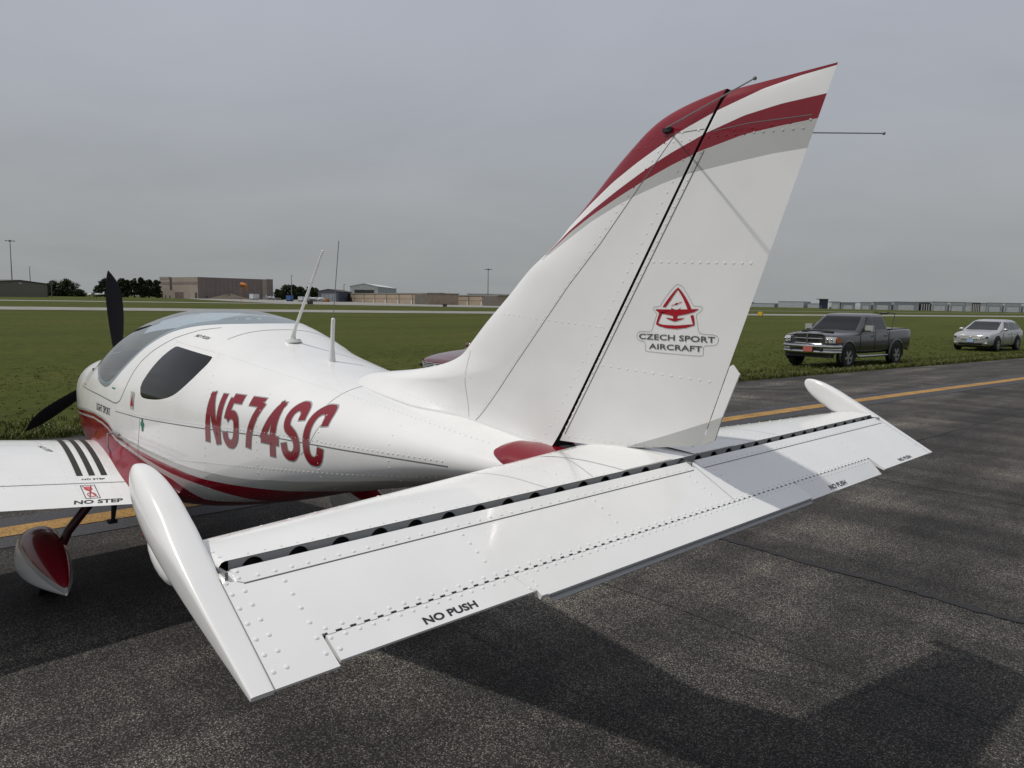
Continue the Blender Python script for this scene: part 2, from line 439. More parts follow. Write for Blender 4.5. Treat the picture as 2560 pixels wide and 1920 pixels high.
# cabin inside: tub, seats, panel, pleated sunshade
mb = MB()
rows = []
for x in np.linspace(-4.5, -2.55, 14):
    r = []
    zt, zb, w, zw, nu, nl = [f(x) for f in SF]
    for t in np.linspace(-1, 1, 13): r.append((x, t * (w - .06), .74 + .26 * abs(t)**3))
    rows.append(r)
mb.grid(rows, 0)
mb.add([(-2.57, -.34, .72), (-2.57, .34, .72), (-2.57, .46, .95), (-2.57, .44, 1.20), (-2.57, .36, 1.32), (-2.57, -.36, 1.32), (-2.57, -.44, 1.20), (-2.57, -.46, .95)], [tuple(range(8))])
tub = sub(mb, 'cabin_tub', ['cabin'], fuselage)
for sy in (-.27, .27):
    m2 = MB(); m2.box((-3.55, sy, .80), (.5, .44, .16)); m2.box((-3.18, sy, 1.04), (.12, .44, .55), rot=Matrix.Rotation(rad(18), 3, 'Y'))
    m2.box((-3.06, sy, 1.36), (.09, .26, .16), rot=Matrix.Rotation(rad(14), 3, 'Y'))
    sub(m2, 'seat', ['cabin'], fuselage, False)
m2 = MB(); m2.box((-4.30, 0, 1.02), (.10, .98, .26)); m2.box((-4.42, 0, 1.155), (.34, .94, .03), rot=Matrix.Rotation(rad(4), 3, 'Y'))
sub(m2, 'instrument_panel', ['cabin'], fuselage, False)
# pleated shade under the roof of the canopy
mb = MB(); rows = []
for v in np.linspace(-1, 1, 73):
    r = []
    for u in np.linspace(0, 1, 26):
        x0 = -3.98 + .05 * abs(math.sin(v * 14)) + .12 * v * v
        x = x0 + (-2.86 - x0) * u
        zt, zb, w, zw, nu, nl = [f(x) for f in SF]
        y = v * .40 * (1 - .25 * u); zz = zw + (zt - zw) * max(0, 1 - (abs(y) / w)**nu)**(1 / nu)
        r.append((x, y, zz - .022 - .012 * (1 + math.cos(v * 28))))
    rows.append(r)
mb.grid(rows)
sub(mb, 'sunshade', ['shade'], canopy)
# roll frame across the canopy
mb = MB(); pts = []
for a in np.linspace(-1, 1, 21):
    x = -3.04; zt, zb, w, zw, nu, nl = [f(x) for f in SF]; y = a * .27
    pts.append((x + .05 * a * a, y, zw + (zt - zw) * max(0, 1 - (abs(y) / w)**nu)**(1 / nu) - .020))
mb.tube(pts, .014, 8); sub(mb, 'canopy_bow', ['antwhite'], canopy)

# seams on the fuselage
mb = MB()
for sg in (-1, 1):
    S = lambda L, st=.02: [HULL.side(a, b, sg) for a, b in dense(L, st)]
    ribbon(mb, S([(-4.666,1.054),(-4.35,1.058),(-4.044,1.059),(-3.75,1.05),(-3.66,1.046),(-3.60,1.052),(-3.55,1.07),(-3.51,1.105),(-3.466,1.158),(-3.402,1.245),(-3.336,1.319),(-3.236,1.389),(-3.098,1.463),(-2.95,1.512),(-2.85,1.528)]), .007)
    ribbon(mb, S([(-4.666,1.054),(-4.72,1.07),(-4.74,1.10),(-4.70,1.15),(-4.62,1.19)]), .004)
    ribbon(mb, S([(-3.633,.998),(-3.184,1.010),(-2.42,1.045),(-1.841,1.073),(-1.384,1.078),(-.83,1.089)]), .005)
    ribbon(mb, S([(-3.194,1.008),(-3.25,.80),(-3.264,.74)]), .0045)
    ribbon(mb, S([(-1.56,1.16),(-1.60,1.08),(-1.66,1.02)]), .003)
    ribbon(mb, S([(-5.02,.60),(-4.93,.9),(-4.86,1.10),(-4.84,1.19)]), .004)
ribbon(mb, [HULL.top(-1.60 - .05 * math.cos(y * 4), y) for y in np.linspace(-.36, .36, 40)], .0035)
ribbon(mb, [HULL.top(-2.69, y) for y in np.linspace(-.3, .3, 30)], .005)
sub(mb, 'panel_seam', ['seam'], fuselage, False)
# rivets on the fuselage
mb = MB()
def rivrow(L, sp, r=.0042, sg=-1, surf=HULL, h=.0022):
    tot = 0; acc = []
    for (a, b), (c, d) in zip(L[:-1], L[1:]):
        l = math.hypot(c - a, d - b); n = max(1, int(round(l / sp)))
        for k in range(n): acc.append((a + (c - a) * k / n, b + (d - b) * k / n))
    for a, b in acc:
        h_ = surf.side(a, b, sg)
        if h_: z_, x_ = h_[0].z, h_[0].x; rivet(mb, h_[0], h_[1], r, h, 0 if z_ > zs1(x_) else 2 if z_ > zs2(x_) else 1 if z_ > zs3(x_) else 2 if z_ > zs4(x_) else 1, seg=6)
for sg in (-1, 1):
    rivrow([(-3.55,1.020),(-3.184,1.028),(-2.42,1.062),(-1.841,1.090),(-1.384,1.096),(-.83,1.106)], .028, sg=sg)
    rivrow([(-2.93,1.005),(-2.945,.82)], .035, sg=sg)
    rivrow([(-2.50,1.30),(-2.43,1.15),(-2.425,.986),(-2.44,.80),(-2.47,.66)], .035, sg=sg)
    rivrow([(-2.0,1.25),(-1.985,1.0),(-2.0,.74)], .035, sg=sg)
    rivrow([(-1.56,1.20),(-1.55,1.0),(-1.56,.84)], .035, sg=sg)
    rivrow([(-1.15,1.20),(-1.13,1.1),(-1.13,.95)], .03, sg=sg)
    rivrow([(-2.90,.832),(-2.785,.838),(-2.171,.897),(-1.414,.968),(-.9,1.03)], .03, sg=sg)
    rivrow([(-2.72,.640),(-2.5,.650),(-2.25,.70)], .03, sg=sg)
    wp = [(x + (.02 if x > -2.9 else -.018), z + (.02 if z > 1.27 else -.02)) for x, z in WINP[::3]]; rivrow(wp + wp[:1], .03, .0026, sg)
    rivrow([(-3.55,1.03),(-3.49,1.165),(-3.40,1.275),(-3.28,1.375),(-3.12,1.47)], .03, .0026, sg) if False else None
    rivrow([(-3.515,1.12),(-3.44,1.235),(-3.37,1.325),(-3.27,1.40),(-3.12,1.475)], .03, .0026, sg) if False else None
    rivrow([(-3.052,1.450),(-2.676,1.410),(-2.324,1.360),(-1.80,1.297),(-1.403,1.255),(-1.103,1.222),(-.697,1.178)], .030, .0028, sg)
sub(mb, 'rivets', ['white', 'red', 'gpaint'], fuselage)['kind'] = 'stuff'

# registration letters: stroked condensed italic glyphs laid on the skin
GL = {'N': [[(0,0),(0,1)],[(0,1),(.78,0)],[(.78,0),(.78,1)]],
 '5': [[(.78,1),(.12,1)],[(.12,1),(.06,.55)],[(.06,.55),(.25,.64),(.5,.64),(.70,.54),(.76,.34),(.70,.12),(.5,.0),(.25,.0),(.06,.10),(0,.24)]],
 '7': [[(0,1),(.80,1)],[(.80,1),(.55,.62),(.38,.3),(.30,0)]],
 '4': [[(.60,0),(.60,1)],[(.60,1),(0,.32)],[(0,.28),(.84,.28)]],
 'S': [[(.76,.76),(.70,.92),(.5,1.0),(.28,1.0),(.10,.90),(.04,.74),(.12,.58),(.36,.50),(.60,.42),(.74,.28),(.72,.12),(.52,.0),(.26,.0),(.08,.08),(.0,.24)]],
 'C': [[(.78,.72),(.72,.90),(.55,1.0),(.28,1.0),(.08,.88),(.0,.66),(.0,.34),(.08,.12),(.28,.0),(.55,.0),(.72,.10),(.78,.28)]]}
def stroke_poly(L, w):
    P = [np.array(q, float) for q in L]; rows = []
    for i, q in enumerate(P):
        d = P[min(i + 1, len(P) - 1)] - P[max(i - 1, 0)]; d = d / np.hypot(*d); nn = np.array([-d[1], d[0]]); rows.append((q - nn * w, q + nn * w))
    return rows
def curve2(L, n=5):
    if len(L) < 3: return [tuple(np.array(L[0]) + (np.array(L[1]) - np.array(L[0])) * t) for t in np.linspace(0, 1, 10)]
    o = []; P = [np.array(q, float) for q in L]
    for i in range(len(P) - 1):
        a, b, c, d = P[max(i - 1, 0)], P[i], P[i + 1], P[min(i + 2, len(P) - 1)]
        for t in np.linspace(0, 1, n, endpoint=False): o.append(tuple(.5 * ((2 * b) + (-a + c) * t + (2 * a - 5 * b + 4 * c - d) * t * t + (-a + 3 * b - 3 * c + d) * t**3)))
    o.append(tuple(P[-1])); return o
def reg_letters(sg):
    h = .212; cw = .122
    for layer, (sw, off, nm, mt) in enumerate(((.0242, .0012, 'letter_outline', 'decaledge'), (.0195, .0020, 'registration_letter', 'red'))):
        for i, ch in enumerate('N574SC'):
            mb = MB()
            xl = (-2.398 + i * .1545) if sg < 0 else (-2.398 + (5 - i) * .1545)
            for st in GL[ch]:
                pl = curve2(st); end = (sw - .0195)
                rows = []
                scl = [(q[0] * cw, q[1] * h) for q in pl]
                a, b = np.array(scl[0]), np.array(scl[1]); d = (a - b) / np.hypot(*(a - b)); ext = end + (.0 if len(st) > 2 else .014 if ch in 'N4' else .0)
                scl[0] = tuple(a + d * ext); a, b = np.array(scl[-1]), np.array(scl[-2]); d = (a - b) / np.hypot(*(a - b)); scl[-1] = tuple(a + d * ext)
                for lo, hi in stroke_poly(scl, sw):
                    r = []
                    for t in (0, .5, 1):
                        u, v = lo + (hi - lo) * t
                        v = min(max(v, -.0205 - end), h + .0205 + end)
                        u2 = u - v * .015
                        X = (xl + u2) if sg < 0 else (xl + cw * .8 - u2)
                        p_ = HULL.side(X, 1.0 + v + (.006 if i > 3 else 0), sg)
                        r.append(p_[0] + p_[1] * off)
                    rows.append(r)
                mb.grid(rows)
            sub(mb, nm, [mt], fuselage, False)
reg_letters(-1); reg_letters(1)
# small markings on the fuselage
def hside(x, z, off=.0012, sg=-1):
    h_ = HULL.side(x, z, sg); return h_[0] + h_[1] * off
def label_part(par, s_, fn, bold, mt='letter'):
    mb = MB(); put_text(mb, s_, fn, bold); return sub(mb, 'lettering', [mt], par, False)
label_part(fuselage, 'LIGHT SPORT', lambda a, b: hside(-4.075 + .335 * a, .955 + b * .048), .012)
label_part(fuselage, 'NO PUSH', lambda a, b: (lambda h_: h_[0] + h_[1] * .0012)(HULL.top(-2.925 + .125 * a + .01 * b, -.388 + .02 * a + b * .022)), .012)
def flat_patch(par, name, pts, off, mt):
    mb = MB(); mb.add([hside(*q, off) for q in pts], [tuple(range(len(pts)))]); return sub(mb, name, [mt], par, False)
w_ = flat_patch(fuselage, 'warning_label', [(-3.322 + a * .029, 1.097 + b * .049) for a, b in ((-1, -1), (0, -1), (1, -1), (1, 0), (1, 1), (0, 1), (-1, 1), (-1, 0))], .003, 'gpaint')
flat_patch(fuselage, 'warning_triangle', [(-3.322 + a * .024, 1.094 + b * .036) for a, b in ((-1, -.8), (1, -.8), (0, 1))], .0045, 'decalred')
flat_patch(fuselage, 'green_cross', [(-3.158 + a, .977 + b) for a, b in ((-.011,-.038),(.011,-.038),(.011,-.011),(.025,-.011),(.025,.013),(.011,.013),(.011,.036),(-.011,.036),(-.011,.013),(-.025,.013),(-.025,-.011),(-.011,-.011))], .0025, 'green')
flat_patch(fuselage, 'latch_mark', [(-3.72, 1.137), (-3.66, 1.137), (-3.66, 1.128), (-3.72, 1.128)], .002, 'green')
flat_patch(fuselage, 'maker_label', [(-4.56 + a * .045, 1.082 + b) for a, b in ((-.6, -.012), (.7, -.012), (.9, -.002), (-.4, -.002))], .002, 'decalred')
# door latch by the wing
mb = MB(); p0 = hside(-3.63, .865, .0); mb.tube([p0 + Vector((0, .01, 0)), p0 + Vector((0, -.05, .0)), p0 + Vector((.015, -.055, -.08)), p0 + Vector((.03, -.03, -.17))], .006, 8)
mb.tube([p0 + Vector((0, -.02, .01)), p0 + Vector((.12, -.02, .005))], .009, 8)
sub(mb, 'step_handle', ['steel'], fuselage)
# cowl vents, spinner, exhaust
mb = MB()
for sy in (-.17, .17): mb = MB(); mb.box((-5.525, sy, .97), (.03, .16, .10)); sub(mb, 'air_inlet', ['dark'], fuselage, False)
mb = MB(); mb.tube([(-5.0, .15, .52), (-4.95, .15, .40), (-4.88, .15, .34)], .03, 10); sub(mb, 'exhaust_pipe', ['steel'], fuselage)

# ---------------------------------------------------------------- propeller
mb = MB(); prof = [(0, .16), (.08, .15), (.16, .115), (.23, .06), (.265, .0)]
rows = [[(-5.56 - a, r * math.cos(t), .985 + r * math.sin(t)) for t in np.linspace(0, 2 * math.pi, 24, endpoint=False)] for a, r in prof]
mb.grid(rows, closed=True); mb.grid([[( -5.52, 0, .985)] * 24, rows[0]], closed=True)
HUBZ = 1.0659
for i in range(len(mb.v)): mb.v[i] = (mb.v[i][0], mb.v[i][1], mb.v[i][2] + HUBZ - .985)
prop = part(mb, 'propeller', ['white'])
for k in range(3):
    a = .0566 + k * 2 * math.pi / 3
    ur = Vector((0, -math.sin(a), math.cos(a))); ut = Vector((0, math.cos(a), math.sin(a)))
    mb = MB(); rows = []
    for t in np.linspace(0, 1, 34):
        r = .05 + .787 * t
        ch = .05 + .078 * math.sin(min(1, t * 1.6) * math.pi / 2) if t < .60 else .128 * float(np.interp(t, [.6, .75, .81, .88, .93, .97, 1.0], [1, .97, .87, .67, .44, .22, .03]))
        ch = max(ch, .004); tw = rad(62 - 44 * t**.6)
        swp = 0
        cd = (ut * math.cos(tw) + Vector((1, 0, 0)) * math.sin(tw)); nd = cd.cross(ur)
        c0 = Vector((-5.64, 0, HUBZ)) + ur * r + ut * swp + cd * (ch * .5 * .40)
        row = []
        for q in range(14):
            th = 2 * math.pi * q / 14; row.append(c0 + cd * (math.cos(th) * ch / 2) + nd * (math.sin(th) * ch * .08 + .0))
        rows.append(row)
    mb.grid(rows, closed=True)
    sub(mb, 'blade', ['prop'], prop)

# ---------------------------------------------------------------- wings
XLE, CH, RIB = -4.29, 1.48, .66
def wing_top(t):
    line = .70 - .09 * t; return line + .178 * (2.9 * (math.sqrt(t) * .42 - .10 * t - .26 * t**2 - .06 * t**3)) if t < 1 else .61
def wing_bot(t):
    line = .70 - .09 * t; return line - .20 * (1.48 * math.sqrt(t) - .63 * t - 1.76 * t * t + 1.42 * t**3 - .51 * t**4) * .9
yedge = pchip([-4.6, -4.29, -4.044, -3.821, -3.533, -3.175, -2.943, -2.7], [-.60, -.605, -.613, -.641, -.677, -.717, -.729, -.74])
TT = [0] + list(np.linspace(0, 1, 44)[1:]**1.6)
def wing_pt(t, y, topside):
    z = (wing_top(t) if topside else wing_bot(t)) + .112 * (abs(y) - RIB)
    k = 1.0
    return (XLE + CH * t, y, z)
def tipf(y): # plan taper toward the tip
    return 1.0
def make_wing(sg):
    TSEAM = (-3.084 - XLE) / CH
    ys = [.30, .45, .56] + list(np.linspace(.60, .80, 15)) + list(np.linspace(.85, 4.05, 26))
    def shell(trange_top, y_list, close_front=True):
        rows = []
        for y in y_list:
            top_ = [wing_pt(t, sg * y, True) for t in trange_top]; bot = [wing_pt(t, sg * y, False) for t in trange_top]
            rows.append(top_[::-1] + bot[1 if trange_top[0] == 0 else 0:])
        return rows
    tm = [t for t in TT if t < TSEAM - .0035] + [TSEAM - .0035]
    rows = shell(tm, ys); mb = MB().grid(rows, flip=sg > 0)
    n = len(rows[0]); mb.f.append(tuple(range((len(rows) - 1) * n, len(rows) * n))); mb.m.append(0)
    # close the rear face of the main box
    for i in range(len(rows) - 1): mb.f.append((i * n, (i + 1) * n, (i + 1) * n + n - 1, i * n + n - 1)); mb.m.append(0)
    V, Fs = mb.v, mb.f
    V, Fs = split(V, Fs, lambda q: abs(q[1]) - abs(yedge(q[0])))
    m2 = MB(); m2.v = V; m2.f = Fs; m2.m = [0 if abs(center(V, fc)[1]) > abs(yedge(center(V, fc)[0])) else 1 for fc in Fs]
    w = part(m2, 'wing', ['white', 'red'])
    tf = [TSEAM + .0035] + [t for t in TT if t > TSEAM + .01]
    fy = [y for y in ys if .6 <= y <= 2.2]; rows = shell(tf, fy); m3 = MB().grid(rows, flip=sg > 0); n = len(rows[0])
    for i in range(len(rows) - 1): m3.f.append((i * n + len(tf) - 1, (i + 1) * n + len(tf) - 1, (i + 1) * n + len(tf), i * n + len(tf))); m3.m.append(0)
    m3.f.append(tuple(range(n))); m3.m.append(0); m3.f.append(tuple(range((len(rows) - 1) * n, len(rows) * n))); m3.m.append(0)
    V2, F2 = split(m3.v, m3.f, lambda q: abs(q[1]) - abs(yedge(q[0])))
    m4 = MB(); m4.v = V2; m4.f = F2; m4.m = [0 if abs(center(V2, fc)[1]) > abs(yedge(center(V2, fc)[0])) else 1 for fc in F2]
    fl = sub(m4, 'flap', ['white', 'red'], w)
    ay = [y for y in ys if y > 2.2]; rows = shell(tf, ay); m3 = MB().grid(rows, flip=sg > 0); n = len(rows[0])
    for i in range(len(rows) - 1): m3.f.append((i * n + len(tf) - 1, (i + 1) * n + len(tf) - 1, (i + 1) * n + len(tf), i * n + len(tf))); m3.m.append(0)
    m3.f.append(tuple(range(n))); m3.m.append(0); m3.f.append(tuple(range((len(rows) - 1) * n, len(rows) * n))); m3.m.append(0)
    sub(m3, 'aileron', ['white'], w)
    # upturned tip
    rows = []
    for k in np.linspace(0, 1, 9):
        yy = 4.05 + .22 * math.sin(k * math.pi / 2); sc = math.sqrt(max(0.0, 1 - k * k * .97)); r = []
        for t in TT[::-1] : a = wing_pt(t, yy, True); b = wing_pt(t, yy, False); mid = (a[2] + b[2]) / 2 + .03 * k; r.append((a[0], sg * yy, mid + (a[2] - b[2]) / 2 * sc))
        for t in TT[1:]: a = wing_pt(t, yy, True); b = wing_pt(t, yy, False); mid = (a[2] + b[2]) / 2 + .03 * k; r.append((a[0], sg * yy, mid - (a[2] - b[2]) / 2 * sc))
        rows.append(r)
    m5 = MB().grid(rows, flip=sg > 0); m5.f.append(tuple(range((len(rows) - 1) * len(rows[0]), len(rows) * len(rows[0])))); m5.m.append(0)
    sub(m5, 'wing_tip', ['red'], w)
    return w, Surf(V, Fs), Surf(V2, F2), fl
wing_l, WS, FSF, flap_l = make_wing(-1)
wing_r, _, _, _ = make_wing(1)
# root fillet fairings (red) with a concave cove against the fuselage
for sg in (-1, 1):
    mb = MB(); rows = []
    for x in np.linspace(-4.29, -2.825, 34):
        ye = abs(yedge(min(x, -2.75))); t = min(max((x - XLE) / CH, 0.0), 1.0)
        zt = wing_top(t) + .112 * (ye - RIB) if t > 0 else .70
        kk_ = 0.0
        hgt = float(np.interp(x, [-4.3, -4.0, -3.6, -3.3, -3.0, -2.8, -2.45], [.02, .085, .058, .04, .02, .012, .004]))
        zc = zt + hgt
        zlo = SF[1](x) + .03; zc = max(zc, zlo); h_ = HULL.side(x, zc, sg); yh = abs(h_[0].y) + .001; hc = HULL.side(x, max(zt - .005, zlo), sg); yc = abs(hc[0].y)
        zt = max(zt, zlo - .02); ye = ye + (yh + .004 - ye) * kk_; zt = zt + (zc - zt) * kk_
        P0, P1, P2 = np.array((ye, zt + .001)), np.array((yc + .02, zt + .01)), np.array((yh, zc)); r = []
        for s_ in np.linspace(0, 1, 12):
            q = P0 * (1 - s_)**2 + P1 * 2 * s_ * (1 - s_) + P2 * s_ * s_; r.append((x, sg * q[0], q[1]))
        r.insert(0, (x, sg * (ye - .01), zt - .03))
        rows.append(r)
    mb.grid(rows, flip=sg > 0)
    part(mb, 'wing_root_fairing', ['red'])
# walkway strips and markings on the left wing
def wtop(x, y, off=.0012):
    h_ = (WS if x < -3.086 else FSF).top(x, y); return None if h_ is None else h_[0] + h_[1] * off
for yb, yt in ((-.9185, -.800), (-.8585, -.735), (-.798, -.672)):
    mb = MB(); rows = []
    for t in np.linspace(0, 1, 40):
        x = -3.19 - .96 * t; yc = yb + (yt - yb) * t; rows.append([wtop(x, yc - .0155, .002), wtop(x, yc, .002), wtop(x, yc + .0155, .002)])
    mb.grid(rows); sub(mb, 'walkway_strip', ['walk'], wing_l, False)
label_part(wing_l, 'NO STEP', lambda a, b: wtop(-3.126 - .022 * b, -.924 + .113 * a + .004 * b), .022)
label_part(wing_l, 'NO STEP', lambda a, b: wtop(-2.838 - .041 * b, -1.035 + .226 * a + .012 * b), .03)
label_part(wing_l, 'NO STEP', lambda a, b: wtop(-3.82 + .16 * a, -.985 + .022 * a + b * .03), .01)
mb = MB(); q4 = lambda a, b, o=.0015: wtop(-2.896 - .158 * b, -.966 + .067 * a + .015 * b, o)
for (a0, b0), (a1, b1) in (((0, 0), (1, 0)), ((1, 0), (1, 1)), ((1, 1), (0, 1)), ((0, 1), (0, 0))):
    dx, dy = (.0, .012) if b0 == b1 else (.03, .0)
    mb.add([q4(a0 - dx, b0 - dy), q4(a1 - dx, b1 - dy), q4(a1 + dx, b1 + dy), q4(a0 + dx, b0 + dy)], [(0, 1, 2, 3)], 0)
def q4line(a0, b0, a1, b1, w_, mi): mb.add([q4(a0 - w_, b0, .003), q4(a1 - w_, b1, .003), q4(a1 + w_, b1, .003), q4(a0 + w_, b0, .003)], [(0, 1, 2, 3)], mi)
mb.add([q4(.45 + .30 * math.cos(t), .74 + .16 * math.sin(t), .002) for t in np.linspace(0, 2 * math.pi, 24, endpoint=False)], [tuple(range(24))], 1)
for k in range(24):
    if 6 <= k < 20 or True:
        t0, t1 = 2 * math.pi * k / 24, 2 * math.pi * (k + 1) / 24
        mb.add([q4(.50 + r * math.cos(t) * 1.25, .26 + r * .62 * math.sin(t), .002) for t, r in ((t0, .20), (t1, .20), (t1, .26), (t0, .26))], [(0, 1, 2, 3)], 1)
q4line(.12, .93, .85, .06, .04, 2); q4line(.72, .95, .30, .06, .04, 2)
sub(mb, 'no_step_label', ['letter', 'pinkred', 'decalred'], wing_l, False)['kind'] = 'stuff'
mb = MB()
for y0 in (-.94, -.985, -.885, -.825, -.765):
    for x in np.arange(-4.1, -3.12, .045):
        k = (x + 3.19) / -.96; h_ = WS.top(x, y0 + .125 * k)
        if h_: rivet(mb, h_[0], h_[1], .0026, .001, seg=6)
for y in np.arange(-1.6, -.74, .045):
    for x in (-3.175, -3.10, -3.06): 
        h_ = (WS if x < -3.086 else FSF).top(x, y)
        if h_: rivet(mb, h_[0], h_[1], .0024, .001, seg=6)
for x in np.arange(-3.05, -2.84, .035):
    for y in (-.975, -.87, -.80):
        h_ = FSF.top(x, y)
        if h_: rivet(mb, h_[0], h_[1], .0024, .001, seg=6)
for x in np.arange(-4.1, -3.12, .045):
    for y in (-1.35, -1.75): 
        h_ = WS.top(x, y)
        if h_: rivet(mb, h_[0], h_[1], .0026, .001, seg=6)
sub(mb, 'rivets', ['lightseam'], wing_l)['kind'] = 'stuff'
mb = MB(); ribbon(mb, [WS.top(-3.86, y) for y in np.linspace(-1.6, -.95, 30)], .003); ribbon(mb, [WS.top(x, -.95 + .02 * (x + 3.86)) for x in np.linspace(-4.1, -3.86, 12)], .003)
sub(mb, 'panel_seam', ['lightseam'], wing_l, False)['kind'] = 'stuff'

# ---------------------------------------------------------------- landing gear
for sg in (-1, 1):
    mb = MB(); rows = []
    for t in np.linspace(0, 1, 26):
        x = -3.93 + .86 * t
        w = .125 * (math.sin(min(1, t / .38) * math.pi / 2)**.7 if t < .38 else max(0,math.cos((t - .38) / .62 * math.pi / 2))**.8 * .93 + .07)
        zt = .165 + .205 * (math.sin(min(1, t / .42) * math.pi / 2)**.75 if t < .42 else max(0,math.cos((t - .42) / .58 * math.pi / 2))**.95 * .97 + .0)
        zb = .165 - .085 * (math.sin(min(1, t / .3) * math.pi / 2)**.6) if t < .55 else .08 + .085 * ((t - .55) / .45)**1.3 * .45
        r = []
        for k in range(28):
            a = 2 * math.pi * k / 28; c, s_ = math.cos(a), math.sin(a); zc = .165
            z = zc + (zt - zc) * max(s_, 0)**.85 if s_ > 0 else zc + (zc - zb) * -abs(s_)**.6
            r.append((x, sg * 1.035 + w * math.copysign(abs(c)**.85, c), z))
        rows.append(r)
    mb.grid(rows, closed=True, flip=True)
    mb.f.append(tuple(range(28))); mb.m.append(0); mb.f.append(tuple(range(25 * 28, 26 * 28))[::-1]); mb.m.append(0)
    zb_ = lambda q: q[2] - (.40 - .275 * (q[0] + 3.93))
    V, Fs = split(mb.v, mb.f, zb_); V, Fs = split(V, Fs, lambda q: zb_(q) + .03)
    m2 = MB(); m2.v = V; m2.f = Fs; m2.m = [1 if zb_(center(V, fc)) > 0 else 2 if zb_(center(V, fc)) > -.03 else 0 for fc in Fs]
    pant = part(m2, 'wheel_pant', ['white', 'red', 'gpaint'])
    mb = MB(); mb.tube([(-3.55, sg * .985, .165), (-3.55, sg * 1.085, .165)], .165, 28); sub(mb, 'tyre', ['rubber'], pant)
    mb = MB(); mb.tube([(-3.42, sg * .70, .62), (-3.42, sg * .82, .505), (-3.44, sg * .93, .36), (-3.46, sg * .97, .25)], [.027, .026, .025, .023], 12)
    mat('legpaint', (.055, .012, .014), .3) if 'legpaint' not in M else None
    leg = part(mb, 'gear_leg', ['legpaint'])
    mb = MB(); mb.tube([(-3.40, sg * .985, .30), (-3.40, sg * .985, .06)], .006, 6); sub(mb, 'brake_line', ['wire'], leg)
mb = MB(); mb.tube([(-4.75, 0, .5), (-4.9, 0, .17)], .03, 10); nose = part(mb, 'nose_gear', ['legpaint'])
mb = MB(); mb.ball((-4.92, 0, .17), (.30, .085, .15), 20, 12); sub(mb, 'wheel_pant', ['white'], nose)
mb = MB(); mb.tube([(-4.92, -.05, .14), (-4.92, .05, .14)], .14, 24); sub(mb, 'tyre', ['rubber'], nose)
mb = MB(); mb.tube([(-3.80, -.57, .56), (-3.79, -.585, .40), (-3.78, -.60, .285)], [.024, .019, .012], 10); mb.box((-3.78, -.605, .28), (.05, .05, .02))
part(mb, 'boarding_step', ['black'])

# ---------------------------------------------------------------- vertical fin
fle = pchip([1.10,1.30,1.345,1.357,1.373,1.395,1.433,1.458,1.480,1.531,1.609,1.719,1.825,1.863,1.902,1.978,2.05,2.139,2.199,2.239,2.275,2.299,2.312,2.320],
            [-1.95,-1.86,-1.775,-1.729,-1.577,-1.399,-1.202,-1.125,-1.08,-1.023,-.939,-.808,-.686,-.628,-.571,-.485,-.404,-.307,-.234,-.181,-.113,-.031,.04,.10])
hin = lambda z: -.509 + (.605 / 1.119) * (z - 1.188)
Tz = pchip([1.1, 1.25, 1.5, 2.0, 2.25, 2.32], [.060, .056, .049, .036, .027, .012])
Lz = pchip([1.1, 1.36, 1.5, 2.0, 2.32], [.45, .40, .32, .22, .16])
def fin_half(x, z):
    le, h = fle(z), hin(z); d = max(0.0, x - le); L = min(Lz(z), max(.03, h - le))
    f = math.sqrt(max(0.0, 1 - (1 - min(d / L, 1))**2))
    t = Tz(z) * f
    k = (x - le - L) / max(.05, h - le - L)
    if k > 0: t *= 1 - .18 * min(k, 1)
    zh = SF[0](x); fl = math.exp(-max(0.0, z - zh) / .045) * (.085 if x < -1.25 else .085 - .070 * min(1, (x + 1.25) / .25))
    return t + fl * f
def us(n=46): return [1 - math.cos(t * math.pi / 2) for t in np.linspace(0, 1, n)]
zrow = np.unique(np.concatenate([np.linspace(1.12, 1.34, 56), np.linspace(1.34, 1.5, 30), np.linspace(1.5, 2.15, 40), np.linspace(2.15, 2.29, 20), np.linspace(2.29, 2.318, 16)]))
rows = []
for z in zrow:
    le, h = fle(z), hin(z) - .0015
    if le > h - .01: le = h - .01
    xs = [le + (h - le) * u for u in us()]
    port = [(x, -fin_half(x, z), z) for x in xs]; star = [(x, fin_half(x, z), z) for x in xs[1:]]
    rows.append(port[::-1] + star)
mb = MB().grid(rows); n = len(rows[0])
mb.f.append(tuple(range((len(rows) - 1) * n, len(rows) * n))); mb.m.append(0)
finrows = rows
c1 = lin([(-.70,1.80),(-.516,1.949),(-.397,2.03),(-.3,2.091),(-.202,2.141),(-.115,2.181),(-.04,2.216),(.073,2.257),(.214,2.297),(.315,2.313),(.43,2.322)])
c2 = lin([(-.66,1.825),(-.599,1.874),(-.499,1.942),(-.38,2.008),(-.27,2.065),(-.166,2.115),(-.069,2.157),(.041,2.198),(.164,2.232),(.269,2.247),(.42,2.256)])
c3 = lin([(-.66,1.815),(-.599,1.868),(-.482,1.940),(-.38,1.991),(-.269,2.04),(-.165,2.083),(-.067,2.12),(.03,2.150),(.167,2.180),(.272,2.189),(.42,2.197)])
c4 = lin([(-.66,1.812),(-.599,1.858),(-.498,1.911),(-.379,1.97),(-.268,2.014),(-.197,2.039),(-.097,2.068),(.0,2.089),(.143,2.106),(.251,2.117),(.40,2.123)])
def stripe(V, Fs, keep=None):
    for c in (c1, c2, c3, c4): V, Fs = split(V, Fs, lambda q, c=c: (q[2] - c(q[0])) if (q[2] > 1.7) else -1)
    ms = []
    for fc in Fs:
        x, y, z = center(V, fc)
        ms.append(0 if (z < 1.75 or x < -.612) else 1 if (z > c1(x) and x > -.53) else 0 if z > c2(x) else 1 if z > c3(x) else 2 if z > c4(x) else 0)
    return V, Fs, ms
V, Fs, ms = stripe(mb.v, mb.f)
FIN = Surf(V, Fs)
m2 = MB(); m2.v = V; m2.f = Fs; m2.m = ms
